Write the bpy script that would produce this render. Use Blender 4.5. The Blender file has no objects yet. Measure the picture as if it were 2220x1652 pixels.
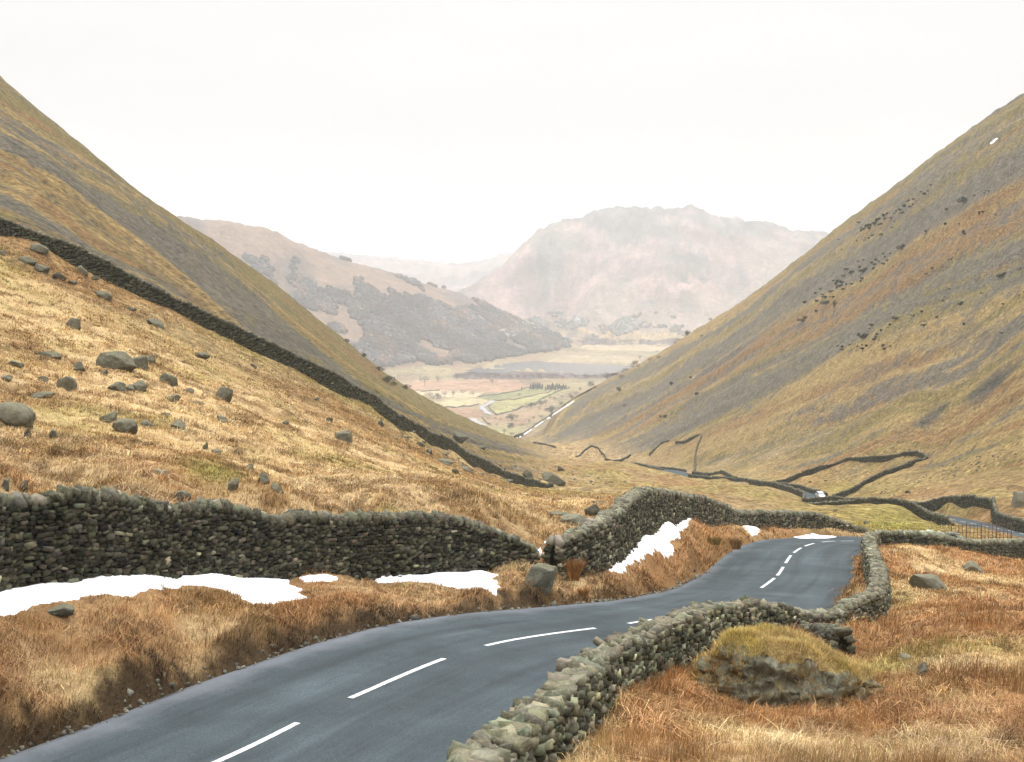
import bpy, math, random
import numpy as np
from mathutils import Vector, Matrix

# ---------------------------------------------------------------- camera, sky, sun, exposure
SC = bpy.context.scene
COL = SC.collection
F = 3083.0                      # focal length for a picture 2220 units wide
PITCH = math.atan(226.0 / F)
cam_d = bpy.data.cameras.new('camera')
cam = bpy.data.objects.new('camera', cam_d)
COL.objects.link(cam)
cam.location = (0, 0, 0)
cam.rotation_euler = (math.pi / 2 - PITCH, 0, 0)
cam_d.sensor_width = 36.0
cam_d.lens = 36.0 * F / 2220.0
cam_d.clip_start = 0.5
cam_d.clip_end = 90000
SC.camera = cam

world = bpy.data.worlds.new('World')
SC.world = world
world.use_nodes = True
nt = world.node_tree
for n in list(nt.nodes):
    nt.nodes.remove(n)
SUN_EL, SUN_AZ = math.radians(48), math.radians(20)      # azimuth measured from +Y towards +X
sky = nt.nodes.new('ShaderNodeTexSky')
sky.sky_type = 'NISHITA'
sky.sun_disc = False
sky.sun_elevation = SUN_EL
sky.sun_rotation = SUN_AZ
sky.air_density = 1.0
sky.dust_density = 4.0
hs = nt.nodes.new('ShaderNodeHueSaturation')
hs.inputs['Saturation'].default_value = 0.10
mixw = nt.nodes.new('ShaderNodeMixRGB')
mixw.inputs[0].default_value = 0.97
tc = nt.nodes.new('ShaderNodeTexCoord')
sxyz = nt.nodes.new('ShaderNodeSeparateXYZ')
nt.links.new(tc.outputs['Generated'], sxyz.inputs[0])
cr = nt.nodes.new('ShaderNodeMapRange')                   # overcast deck: about three times brighter overhead than at the skyline
z2_ = nt.nodes.new('ShaderNodeMath'); z2_.operation = 'MULTIPLY'
nt.links.new(sxyz.outputs['Z'], z2_.inputs[0]); nt.links.new(sxyz.outputs['Z'], z2_.inputs[1])
cr.inputs['From Min'].default_value = 0.0; cr.inputs['From Max'].default_value = 1.0
cr.inputs['To Min'].default_value = 5.2; cr.inputs['To Max'].default_value = 25.0
nt.links.new(z2_.outputs[0], cr.inputs['Value'])
mp_ = nt.nodes.new('ShaderNodeMapping'); mp_.inputs['Scale'].default_value = (1.5, 1.5, 7.0)
cn = nt.nodes.new('ShaderNodeTexNoise'); cn.inputs['Scale'].default_value = 1.6; cn.inputs['Detail'].default_value = 5
nt.links.new(tc.outputs['Generated'], mp_.inputs[0]); nt.links.new(mp_.outputs[0], cn.inputs['Vector'])
cm = nt.nodes.new('ShaderNodeMapRange'); cm.inputs['From Min'].default_value = .3; cm.inputs['From Max'].default_value = .7
cm.inputs['To Min'].default_value = .95; cm.inputs['To Max'].default_value = 1.05
nt.links.new(cn.outputs['Fac'], cm.inputs['Value'])
mu = nt.nodes.new('ShaderNodeMath'); mu.operation = 'MULTIPLY'
nt.links.new(cr.outputs[0], mu.inputs[0]); nt.links.new(cm.outputs[0], mu.inputs[1])
vs_ = nt.nodes.new('ShaderNodeVectorMath'); vs_.operation = 'SCALE'
vs_.inputs[0].default_value = (1.0, 0.995, 0.99)
nt.links.new(mu.outputs[0], vs_.inputs['Scale'])
nt.links.new(vs_.outputs[0], mixw.inputs[2])
bg = nt.nodes.new('ShaderNodeBackground')
bg.inputs['Strength'].default_value = 0.12
wo = nt.nodes.new('ShaderNodeOutputWorld')
nt.links.new(sky.outputs[0], hs.inputs['Color'])
nt.links.new(hs.outputs[0], mixw.inputs[1])
nt.links.new(mixw.outputs[0], bg.inputs[0])
nt.links.new(bg.outputs[0], wo.inputs[0])

sun_d = bpy.data.lights.new('sun', 'SUN')
sun_d.energy = 1.3
sun_d.angle = math.radians(16)
sun_d.color = (1.0, 0.95, 0.87)
sun = bpy.data.objects.new('sun', sun_d)
COL.objects.link(sun)
sun.rotation_euler = (math.pi / 2 - SUN_EL, 0, math.pi - SUN_AZ)
SC.view_settings.view_transform = 'Standard'
SC.view_settings.look = 'None'
SC.view_settings.exposure = 0.36
SC.view_settings.gamma = 1.0
SC.cycles.volume_bounces = 4
SC.cycles.max_bounces = 6
SC.cycles.diffuse_bounces = 3

rng = np.random.default_rng(11)
random.seed(5)

# ---------------------------------------------------------------- helpers
def px2uv(U, V):
    xc = (U - 1110.0) / F
    yc = (826.0 - V) / F
    dy = math.cos(PITCH) + yc * math.sin(PITCH)
    dz = -math.sin(PITCH) + yc * math.cos(PITCH)
    return xc / dy, dz / dy

def W3(U, V, d):
    u, v = px2uv(U, V)
    return np.array([u * d, d, v * d])

def tag(o, label=None, cat=None, group=None, kind=None):
    if label: o['label'] = label
    if cat: o['category'] = cat
    if group: o['group'] = group
    if kind: o['kind'] = kind
    return o

def empty(name, loc, rz=0.0):
    o = bpy.data.objects.new(name, None)
    o.location = loc
    o.rotation_euler = (0, 0, rz)
    o.empty_display_size = 0.3
    COL.objects.link(o)
    return o

def mesh_np(name, verts, faces, mat, parent=None, cols=None, smooth=False, uvs=None, loc=None):
    """faces: (N,k) int array; cols: per vertex rgb; uvs: per vertex uv"""
    me = bpy.data.meshes.new(name)
    verts = np.asarray(verts, dtype=np.float32)
    if loc is not None:
        verts = verts - np.asarray(loc, dtype=np.float32)
    faces = np.asarray(faces, dtype=np.int32)
    nf, k = faces.shape
    me.vertices.add(len(verts))
    me.vertices.foreach_set('co', verts.ravel())
    me.loops.add(nf * k)
    me.loops.foreach_set('vertex_index', faces.ravel())
    me.polygons.add(nf)
    me.polygons.foreach_set('loop_start', np.arange(0, nf * k, k, dtype=np.int32))
    me.update(calc_edges=True)
    if smooth:
        me.polygons.foreach_set('use_smooth', np.ones(nf, dtype=bool))
    if cols is not None:
        at = me.color_attributes.new('Col', 'FLOAT_COLOR', 'POINT')
        c = np.ones((len(verts), 4), dtype=np.float32)
        c[:, :3] = cols
        at.data.foreach_set('color', c.ravel())
    if uvs is not None:
        uvl = me.uv_layers.new(name='UVMap')
        uvl.data.foreach_set('uv', np.asarray(uvs, dtype=np.float32)[faces.ravel()].ravel())
    if mat is not None:
        me.materials.append(mat)
    o = bpy.data.objects.new(name, me)
    if loc is not None and parent is None:
        o.location = loc
    if parent is not None:
        o.parent = parent
    COL.objects.link(o)
    return o

def _hash(ix, iy, seed):
    n = (ix.astype(np.int64) * 374761393 + iy.astype(np.int64) * 668265263 + seed * 1442695041) & 0x7fffffff
    n = (n ^ (n >> 13)) * 1274126177 & 0x7fffffff
    n = n ^ (n >> 16)
    return (n & 0xffff).astype(np.float32) / 65535.0

def vnoise(x, y, seed=0):
    fx, fy = np.floor(x), np.floor(y)
    tx, ty = (x - fx).astype(np.float32), (y - fy).astype(np.float32)
    ix, iy = fx.astype(np.int64), fy.astype(np.int64)
    tx = tx * tx * tx * (tx * (tx * 6 - 15) + 10)
    ty = ty * ty * ty * (ty * (ty * 6 - 15) + 10)
    a = _hash(ix, iy, seed); b = _hash(ix + 1, iy, seed)
    c = _hash(ix, iy + 1, seed); d = _hash(ix + 1, iy + 1, seed)
    return (a + (b - a) * tx) * (1 - ty) + (c + (d - c) * tx) * ty

def fbm(x, y, octv=4, seed=0, gain=0.5):
    s = 0.0; a = 1.0; t = 0.0
    for i in range(octv):
        s = s + a * (vnoise(x, y, seed + 17 * i) * 2 - 1)
        t += a
        a *= gain
        x = x * 2.03 + 13.7; y = y * 2.03 + 7.1
    return s / t * 1.5

def sstep(a, b, x):
    t = np.clip((x - a) / (b - a), 0, 1)
    return t * t * (3 - 2 * t)

def catmull(P, step):
    P = np.array(P, dtype=float)
    out = []
    n = len(P)
    for i in range(n - 1):
        p0 = P[max(i - 1, 0)]; p1 = P[i]; p2 = P[i + 1]; p3 = P[min(i + 2, n - 1)]
        if i == 0: p0 = 2 * p1 - p2
        if i == n - 2: p3 = 2 * p2 - p1
        k = max(1, int(np.linalg.norm(p2[:2] - p1[:2]) / step))
        for j in range(k):
            t = j / k
            out.append(0.5 * ((2 * p1) + (-p0 + p2) * t + (2 * p0 - 5 * p1 + 4 * p2 - p3) * t * t + (-p0 + 3 * p1 - 3 * p2 + p3) * t ** 3))
    out.append(P[-1])
    return np.array(out)

def lin(P, step):
    P = np.array(P, dtype=float)
    out = []
    for i in range(len(P) - 1):
        L = np.linalg.norm(P[i + 1][:2] - P[i][:2])
        k = max(1, int(round(L / step)))
        for j in range(k):
            out.append(P[i] + (P[i + 1] - P[i]) * j / k)
    out.append(P[-1])
    return np.array(out)

# ---------------------------------------------------------------- the road's centre line (world metres)
def wz(U, V, d): return tuple(W3(U, V, d))
ROAD1 = [(-13, 12.5, -9.0), (-9.8, 18, -9.05), (-7.3, 22.8, -9.1), (-5.2, 27, -9.2), (-3.56, 30.7, -9.3), (-0.68, 36.3, -9.6),
         (3.45, 41.5, -10.3), (6.3, 46.5, -11.1), (8.75, 53.5, -12.3), (10.85, 61.5, -13.7), wz(1685, 1250, 67.5), wz(1703, 1223, 73.0),
         wz(1719, 1202, 78.5), wz(1745, 1186, 85), wz(1782, 1177, 91), wz(1838, 1174.5, 99), (28.5, 105, -19.8), (37, 111.5, -21.8),
         (48, 121.5, -24.3), (57, 135, -27.0), (61, 152, -29.3), wz(2225, 1160, 172), wz(2165, 1147, 186), wz(2090, 1132, 205), wz(1990, 1112, 240),
         wz(1880, 1097, 275), wz(1805, 1090, 305), wz(1768, 1080, 336), wz(1735, 1068, 365), wz(1690, 1056, 400), wz(1620, 1048, 440),
         wz(1560, 1042, 480), wz(1487, 1033, 530), wz(1450, 1020, 610), wz(1415, 1013, 680), wz(1360, 1003, 760)]
RC = catmull(ROAD1, 0.6)
seg = np.diff(RC[:, :2], axis=0)
slen = np.hypot(seg[:, 0], seg[:, 1])
RS = np.concatenate([[0], np.cumsum(slen)])
tan = np.zeros((len(RC), 2)); tan[:-1] = seg / slen[:, None]; tan[-1] = tan[-2]
tan[1:-1] = (tan[:-2] + tan[1:-1]) * 0.5
tan /= np.linalg.norm(tan, axis=1)[:, None]
RN = np.stack([tan[:, 1], -tan[:, 0]], 1)        # to the right of travel
WL = np.interp(RC[:, 1], [30, 45, 60, 110, 130, 490, 540, 600], [3.75, 3.6, 3.4, 3.35, 2.9, 2.9, 4.5, 4.5])
WR = np.interp(RC[:, 1], [30, 37, 43, 60, 92, 104, 490, 540, 600], [5.0, 4.3, 3.3, 3.4, 3.3, 2.9, 2.9, 5, 5])

# ---------------------------------------------------------------- terrain control lines: (U, V, distance)
C = []
def ctl(pts, n=1):
    for i, p in enumerate(pts):
        C.append(p)
        if i < len(pts) - 1 and n > 1:
            q = pts[i + 1]
            for j in range(1, n):
                t = j / n
                C.append((p[0] + (q[0] - p[0]) * t, p[1] + (q[1] - p[1]) * t, math.exp(math.log(p[2]) * (1 - t) + math.log(q[2]) * t)))

SKY_L = [(-900, -480, 300), (-500, -180, 340), (-200, 10, 365), (0, 170, 390), (100, 254, 405), (170, 314, 420), (250, 386, 440), (330, 445, 460), (410, 495, 485),
         (500, 555, 520), (600, 622, 555), (700, 700, 600), (780, 765, 640), (830, 805, 680), (880, 838, 720), (930, 870, 770), (1000, 905, 830), (1060, 932, 880), (1130, 955, 950)]
ctl(SKY_L)
ctl([(U, V + 60 + 0.05 * max(0, 500 - V), d * 1.35) for U, V, d in SKY_L[::2]])
ctl([(U, V + (950 - V) * 0.65 + 30, d * 2.1) for U, V, d in SKY_L[:-3:2]])
ctl([(-900, 250, 200), (-500, 330, 235), (0, 330, 235), (300, 505, 262), (600, 692, 305), (800, 825, 350), (1000, 932, 440), (1150, 985, 560)])
ctl([(-500, 120, 285), (0, 240, 310), (300, 427, 350), (600, 648, 425), (800, 805, 530), (1000, 918, 640), (1130, 968, 760)])
LW = [(-500, 280, 128), (-200, 405, 135), (0, 512, 142), (79, 530, 144), (169, 590, 147), (236, 617, 150), (355, 668, 154), (473, 727, 158), (591, 789, 165), (729, 855, 175), (823, 906, 188), (941, 962, 215), (1059, 1027, 250), (1197, 1071, 290)]
ctl(LW)
ctl([(U, V - 22, d * 1.12) for U, V, d in LW[2:]])
# near field
ctl([(0, 1085, 38), (0, 1000, 48), (0, 900, 62), (0, 800, 80), (0, 700, 100), (0, 605, 122)])
ctl([(300, 1080, 42), (300, 990, 56), (300, 900, 74), (300, 800, 98), (300, 715, 124)])
ctl([(600, 1112, 46), (600, 1040, 60), (600, 960, 82), (600, 880, 112), (600, 825, 140)])
ctl([(850, 1115, 50), (850, 1050, 72), (850, 990, 105), (850, 940, 150)])
ctl([(1020, 1130, 53), (1020, 1085, 75), (1020, 1045, 110), (1020, 1022, 165)])
ctl([(1180, 1165, 56), (1180, 1115, 80), (1180, 1085, 125), (1180, 1078, 200)])
ctl([(1300, 1112, 68), (1300, 1085, 95), (1300, 1070, 150), (1300, 1055, 230), (1300, 1028, 400)])
ctl([(-300, 900, 50), (-300, 600, 90), (-300, 1100, 33), (-800, 900, 40), (-800, 600, 70), (-800, 200, 130)])
# ground at the walls' feet
W1B = [(-500, 1330, 25), (-200, 1300, 29), (0, 1272, 33.5), (118, 1256, 34.5), (236, 1245, 36), (472, 1243, 40), (747, 1237, 45), (980, 1240, 48.5), (1137, 1225, 50)]
ctl(W1B, 2)
ctl([(U, V - 5, d + 1.4) for U, V, d in W1B[2:]])
W2B = [(1216, 1231, 51), (1295, 1222, 54), (1354, 1170, 61), (1409, 1133, 70), (1500, 1125, 83), (1600, 1133, 94), (1723, 1145, 105), (1841, 1157, 111), (1880, 1165, 113)]
ctl(W2B, 2)
ctl([(1409, 1128, 76), (1500, 1122, 90), (1600, 1133, 104), (1723, 1150, 118)])
# verge between road and the walls
ctl([(1210, 1290, 47.3), (1390, 1240, 57), (1492, 1182, 67), (1455, 1139, 71), (1415, 1172, 63.5), (1520, 1140, 77), (1375, 1205, 59.5), (1345, 1228, 55.5), (1575, 1152, 79), (1572, 1168, 75), (1650, 1160, 87), (1750, 1164, 96), (1840, 1166, 102)])
ctl([(0, 1400, 29.3), (250, 1370, 32), (500, 1330, 35.6), (750, 1310, 39), (980, 1300, 43)])
ctl([(-300, 1450, 25), (0, 1520, 27.2), (250, 1490, 29.3), (330, 1266, 36.0), (330, 1298, 34.9), (330, 1330, 33.8), (330, 1244, 37.6), (180, 1320, 33.2), (600, 1330, 37)])
# right hand field
ctl([(1915, 1176, 95.5), (2000, 1184, 96), (2110, 1200, 100), (2220, 1212, 105), (2500, 1235, 110)])
ctl([(2000, 1260, 68), (2000, 1340, 50), (2000, 1430, 37), (2000, 1520, 27.5), (2000, 1652, 18)])
ctl([(2220, 1300, 64), (2220, 1400, 42), (2220, 1500, 29), (2220, 1652, 18), (2600, 1300, 62), (2600, 1652, 18), (3200, 1400, 40)])
ctl([(1925, 1375, 49), (1920, 1240, 74), (1860, 1390, 47)])
ctl([(1640, 1545, 28.0), (1800, 1540, 28.0), (1530, 1500, 29.5), (1640, 1375, 40), (1740, 1375, 43.3), (1795, 1428, 39.8)])
ctl([(1700, 1615, 22.5), (1600, 1652, 18.5), (1400, 1652, 19.2), (1850, 1600, 24)])
ctl([(1500, 1440, 33), (1450, 1510, 27)])
# front wall foot on the road side and slope to the road
ctl([(1180, 1650, 21.0), (1300, 1530, 26.5), (1420, 1450, 31), (1500, 1400, 35)])
ctl([(1000, 1800, 17), (600, 2600, 8), (1110, 2600, 8), (1600, 2500, 8), (2600, 2500, 8), (1110, 4600, 2.0), (-400, 4600, 2.0), (2600, 4600, 2.0)])
# beyond the bend, down the valley
ctl([(1409, 1085, 160), (1409, 1062, 260), (1409, 1038, 400), (1409, 1015, 580), (1500, 1105, 140), (1500, 1086, 220), (1500, 1062, 340), (1500, 1042, 450)])
ctl([(1600, 1140, 125), (1600, 1108, 200), (1600, 1076, 300), (1600, 1052, 420), (1700, 1125, 170), (1700, 1098, 240), (1700, 1078, 310)])
ctl([(1820, 1150, 140), (1900, 1140, 165), (1950, 1160, 125), (2020, 1150, 160), (2120, 1168, 140), (2200, 1178, 140)])
CW = [(1642, 1106, 258), (1740, 1107, 238), (1867, 1108, 216), (1947, 1119, 205), (2001, 1136, 195), (2065, 1152, 180)]
BW = [(1741, 1097, 300), (1813, 1097, 288), (1920, 1088, 268), (1974, 1090, 255), (2054, 1086, 240), (2108, 1092, 225), (2153, 1103, 214)]
BW2 = [(2153, 1103, 214), (2160, 1122, 200), (2190, 1140, 186), (2222, 1155, 176), (2300, 1190, 160)]
ctl(CW); ctl(BW); ctl(BW2[1:])
# right fell
ctl([(2900, 200, 380), (2500, 430, 430), (2220, 600, 470), (2000, 715, 520), (1835, 795, 560), (1707, 863, 600), (1521, 948, 690), (1420, 985, 740)])
ctl([(2700, 120, 470), (2220, 400, 560), (1900, 585, 680), (1600, 760, 850), (1409, 870, 980), (1280, 930, 1080), (1170, 966, 1130)])
ctl([(2800, 560, 310), (2500, 670, 335), (2220, 800, 370), (2000, 890, 420), (1800, 960, 480), (1640, 1008, 520), (1575, 1024, 545)])
ctl([(2800, 800, 240), (2500, 880, 262), (2220, 965, 300), (2009, 1000, 370), (1900, 1032, 388)])
ctl([(2220, 1085, 225), (2500, 1060, 200), (2220, 1030, 262), (2100, 1040, 290)])
LOOPW = [(1626, 1038, 432), (1680, 1047, 412), (1746, 1036, 418), (1813, 1014, 416), (1894, 1005, 398), (1947, 989, 392), (1987, 990, 385), (2009, 1001, 370), (1987, 1009, 365), (1934, 1027, 360), (1880, 1051, 352), (1840, 1070, 345), (1805, 1086, 335)]
ctl(LOOPW)
SKY_R = [(3300, -650, 430), (2700, -140, 530), (2450, 80, 590), (2220, 230, 660), (2080, 310, 740), (1980, 380, 800), (1890, 445, 870), (1800, 508, 950), (1710, 580, 1040), (1600, 660, 1150), (1500, 722, 1250), (1400, 782, 1340), (1290, 842, 1430), (1200, 902, 1340), (1120, 953, 1230)]
ctl(SKY_R)
ctl([(U, V + 70, d * 1.35) for U, V, d in SKY_R[1:12:2]])
ctl([(U, V + (940 - V) * 0.6 + 30, d * 2.0) for U, V, d in SKY_R[1:11:2]])
# saddle and the valley floor beyond
ctl([(1060, 975, 1250), (1130, 968, 1450), (1060, 958, 1650), (1000, 955, 1600)])
def floorV(d, z=-200): return 600 - F * z / d
for U in (500, 800, 950, 1060, 1150, 1220):
    for d in (1850, 2050, 2300, 2650, 3000):
        if U <= 1150 or d > 2300:
            C.append((U, floorV(d, -200 + 4 * math.sin(U * .01 + d * .003)), d))
C += [(1290, 856, 1720), (1240, 890, 1600), (1180, 925, 1560), (1200, 895, 1850), (1290, 850, 2300)]
for U in (1350, 1450, 1600):
    for d in (2300, 2650, 3000, 3500, 4200):
        C.append((U, floorV(d), d))
for U, d in ((1200, 3520), (1280, 3500), (1260, 4100), (1300, 4550), (1450, 4550), (1600, 4550), (1120, 3200), (1000, 3050), (860, 2980)):
    C.append((U, floorV(d), d))
# wooded hill
WHS = [(-600, 480, 3000), (-100, 490, 3050), (200, 492, 3150), (340, 480, 3260), (410, 473, 3300), (500, 482, 3380), (590, 503, 3480), (640, 525, 3540), (720, 553, 3650), (760, 566, 3720), (850, 592, 3820), (920, 618, 3900), (1000, 640, 4000), (1060, 664, 4080), (1130, 692, 4150), (1180, 715, 4200), (1222, 737, 4250)]
ctl(WHS)
ctl([(U, V + 45, d * 1.22) for U, V, d in WHS[3:]])
ctl([(U, V + 10, d * 1.06) for U, V, d in WHS[3:-1]])
ctl([(U, V + 22, d * 1.12) for U, V, d in WHS[3:-1:2]])
ctl([(420, 620, 2950), (560, 700, 2950), (640, 640, 3250), (760, 720, 3150), (800, 770, 3050), (900, 730, 3300), (950, 700, 3500), (1050, 740, 3520), (1130, 745, 3700)])
# big mountain behind
PFS = [(940, 655, 5300), (1005, 632, 5500), (1060, 600, 5700), (1110, 560, 5850), (1150, 520, 5950), (1190, 490, 6000), (1250, 481, 6100), (1300, 461, 6150), (1370, 445, 6250), (1430, 455, 6250), (1500, 451, 6250), (1560, 462, 6200), (1620, 470, 6200), (1680, 490, 6200), (1720, 505, 6250), (1770, 503, 6400), (1810, 510, 6400), (2000, 520, 6400), (2600, 560, 6400)]
ctl(PFS)
ctl([(U, V + 60, d * 1.2) for U, V, d in PFS[::2]])
ctl([(U, V + 14, d * 1.06) for U, V, d in PFS[1::2]])
ctl([(1100, 690, 4850), (1220, 728, 4700), (1320, 735, 4750), (1450, 722, 4850), (1600, 715, 4850), (1200, 600, 5450), (1350, 610, 5350), (1500, 600, 5350), (1650, 600, 5350), (1350, 520, 5850), (1550, 520, 5850), (1250, 665, 5050), (1450, 655, 5050)])
FH = [(-600, 560, 9500), (500, 545, 9500), (740, 550, 9500), (800, 560, 9500), (850, 565, 9600), (920, 572, 9700), (980, 578, 9700), (1020, 570, 9700), (1060, 558, 9700), (1110, 543, 9700), (1300, 540, 9700), (2000, 560, 9700), (2800, 570, 9700)]
ctl(FH)
ctl([(U, V + 45, 7800) for U, V, d in FH[1:]])
ctl([(U, V + 30, 12000) for U, V, d in FH[::2]])
# road in the ground
last = -1e9
for i in range(len(RC)):
    gap = 5 if RC[i, 1] < 110 else 16
    if RS[i] - last > gap:
        last = RS[i]
        c = RC[i]
        C.append(('w', c[0], c[1], c[2]))
        for s, w in ((-1, WL[i]), (1, WR[i])):
            p = c[:2] + s * RN[i] * (w + 0.9)
            if abs(p[0] / p[1]) < 1.1:
                C.append(('w', p[0], p[1], c[2] + (0.45 if s < 0 else 0.15)))

pts = []
for c in C:
    if c[0] == 'w':
        pts.append((c[1] / c[2], c[2], c[3] / c[2]))
    else:
        u, v = px2uv(c[0], c[1])
        pts.append((u, c[2], v))
pts = np.array(pts)
SU = 3.2
A = np.stack([pts[:, 0] * SU, np.log(pts[:, 1])], 1)
# drop near-duplicates
keep = []
for i in range(len(A)):
    ok = True
    for j in keep:
        if abs(A[i, 0] - A[j, 0]) < 0.006 and abs(A[i, 1] - A[j, 1]) < 0.006:
            ok = False; break
    if ok: keep.append(i)
A = A[keep]; vals = pts[keep, 2]
def kern(r2):
    return 0.5 * r2 * np.log(r2 + 1e-12)
n = len(A)
D2 = ((A[:, None, :] - A[None, :, :]) ** 2).sum(-1)
K = kern(D2) + np.eye(n) * 2e-4
Pm = np.concatenate([np.ones((n, 1)), A], 1)
M = np.zeros((n + 3, n + 3)); M[:n, :n] = K; M[:n, n:] = Pm; M[n:, :n] = Pm.T
sol = np.linalg.solve(M, np.concatenate([vals, np.zeros(3)]))
wts, aff = sol[:n], sol[n:]
def tps(a, b):
    a = a.ravel(); b = b.ravel()
    out = np.empty(len(a), dtype=np.float32)
    for s in range(0, len(a), 60000):
        aa = a[s:s + 60000, None].astype(np.float32); bb = b[s:s + 60000, None].astype(np.float32)
        r2 = (aa - A[None, :, 0].astype(np.float32)) ** 2 + (bb - A[None, :, 1].astype(np.float32)) ** 2
        k = 0.5 * r2 * np.log(r2 + 1e-12)
        out[s:s + 60000] = k.astype(np.float32) @ wts.astype(np.float32) + aff[0] + aff[1] * aa[:, 0] + aff[2] * bb[:, 0]
    return out

# fan shaped grid: columns u = x / y, rows y
GU = np.concatenate([np.linspace(-1.15, -0.46, 50, endpoint=False), np.linspace(-0.46, 0.46, 880), np.linspace(0.46, 1.15, 51)[1:]])
def geo(a, b, n, end=False): return np.exp(np.linspace(math.log(a), math.log(b), n, endpoint=end))
GY = np.concatenate([geo(1.6, 12, 40), geo(12, 150, 640), geo(150, 1500, 470), geo(1500, 12500, 300, True)])
NU, NY = len(GU), len(GY)
cu = np.concatenate([np.linspace(-1.15, -0.46, 26)[:-1], np.linspace(-0.46, 0.46, 300), np.linspace(0.46, 1.15, 26)[1:]])
cy = np.concatenate([geo(1.6, 12, 20), geo(12, 150, 200), geo(150, 1500, 180), geo(1500, 12500, 120, True)])
aa, bb = np.meshgrid(cu * SU, np.log(cy))
coarse = tps(aa, bb).reshape(len(cy), len(cu)).astype(np.float64)
def resample(src, xs, xd, axis):
    """Catmull-Rom along one axis"""
    src = np.moveaxis(src, axis, 0)
    f = np.interp(xd, xs, np.arange(len(xs)))
    i = np.clip(np.floor(f).astype(int), 0, len(xs) - 2)
    t = (f - i).reshape((-1,) + (1,) * (src.ndim - 1))
    p0 = src[np.clip(i - 1, 0, None)]; p1 = src[i]; p2 = src[i + 1]; p3 = src[np.clip(i + 2, None, len(xs) - 1)]
    r = 0.5 * (2 * p1 + (p2 - p0) * t + (2 * p0 - 5 * p1 + 4 * p2 - p3) * t ** 2 + (3 * p1 - p0 - 3 * p2 + p3) * t ** 3)
    return np.moveaxis(r, 0, axis)
tmp = resample(coarse, np.log(cy), np.log(GY), 0)
VG = resample(tmp, cu, GU, 1)
YY = np.repeat(GY[:, None], NU, 1)
XX = YY * GU[None, :]
ZZ = VG * YY
UU = np.repeat(GU[None, :], NY, 0)

# regions of the ground
def poly_u_of_y(P, y):      # polyline (U,V,d) -> u at distance y
    P = sorted([(p[2], px2uv(p[0], p[1])[0]) for p in P])
    return np.interp(np.log(y), np.log([p[0] for p in P]), [p[1] for p in P])
def poly_y_of_u(P, u):
    P = sorted([(px2uv(p[0], p[1])[0], p[2]) for p in P])
    return np.interp(u, [p[0] for p in P], [p[1] for p in P])
valley = [(2400, 1100, 200), (2200, 1090, 225), (2050, 1050, 300), (1960, 0, 345), (1840, 0, 400), (1700, 0, 470), (1560, 0, 560), (1450, 0, 680), (1390, 0, 760), (1300, 0, 880), (1190, 0, 1080), (1120, 0, 1240), (1130, 0, 1300), (1230, 0, 1520), (1300, 0, 1700), (1800, 0, 2300)]
vu = poly_u_of_y(valley, YY)
right_mask = (YY > 205) & (YY < 2300) & (UU > vu)
lwy = poly_y_of_u(LW + [(1350, 0, 420)], UU)
left_mask = (YY > lwy * 1.02) & (YY < 1500) & (UU < px2uv(1190, 0)[0]) & ~right_mask
rmask = sstep(-0.015, 0.02, UU - vu) * sstep(205, 240, YY) * (YY < 2300)
lmask = sstep(0, 0.12, np.log(YY) - np.log(lwy * 1.02)) * (YY < 1500) * sstep(px2uv(1250, 0)[0], px2uv(1080, 0)[0], UU) * (1 - rmask)
far = YY > 2600
whu = px2uv(1222, 0)[0]
wh_mask = (YY > 2750) & (YY < 4700) & (ZZ > -192) & (UU < whu + 0.01)
mt_mask = (YY > 4620)

# distance to the road
RD = np.full((NY, NU), 99.0, dtype=np.float32)       # metres beyond the edge
RSIDE = np.zeros((NY, NU), dtype=np.int8)
RZ = np.zeros((NY, NU), dtype=np.float32)
step = 3
for i in range(0, len(RC) - step, step):
    p, q = RC[i], RC[i + step]
    ylo, yhi = min(p[1], q[1]) - 12, max(p[1], q[1]) + 12
    if ylo < 1.7: ylo = 1.7
    r0, r1 = np.searchsorted(GY, ylo), np.searchsorted(GY, yhi)
    xlo, xhi = min(p[0], q[0]) - 12, max(p[0], q[0]) + 12
    us = [xlo / ylo, xlo / yhi, xhi / ylo, xhi / yhi]
    c0, c1 = np.searchsorted(GU, min(us)), np.searchsorted(GU, max(us))
    if r1 <= r0 or c1 <= c0: continue
    X = XX[r0:r1, c0:c1]; Y = YY[r0:r1, c0:c1]
    dx, dy = q[0] - p[0], q[1] - p[1]
    L2 = dx * dx + dy * dy
    t = np.clip(((X - p[0]) * dx + (Y - p[1]) * dy) / L2, 0, 1)
    ex, ey = X - (p[0] + t * dx), Y - (p[1] + t * dy)
    dd = np.hypot(ex, ey)
    side = np.where(dx * ey - dy * ex > 0, -1, 1)      # -1 left
    w = np.where(side < 0, WL[i], WR[i])
    d = dd - w
    m = d < RD[r0:r1, c0:c1]
    RD[r0:r1, c0:c1] = np.where(m, d, RD[r0:r1, c0:c1])
    RSIDE[r0:r1, c0:c1] = np.where(m, side, RSIDE[r0:r1, c0:c1])
    RZ[r0:r1, c0:c1] = np.where(m, p[2] + t * (q[2] - p[2]), RZ[r0:r1, c0:c1])

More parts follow.
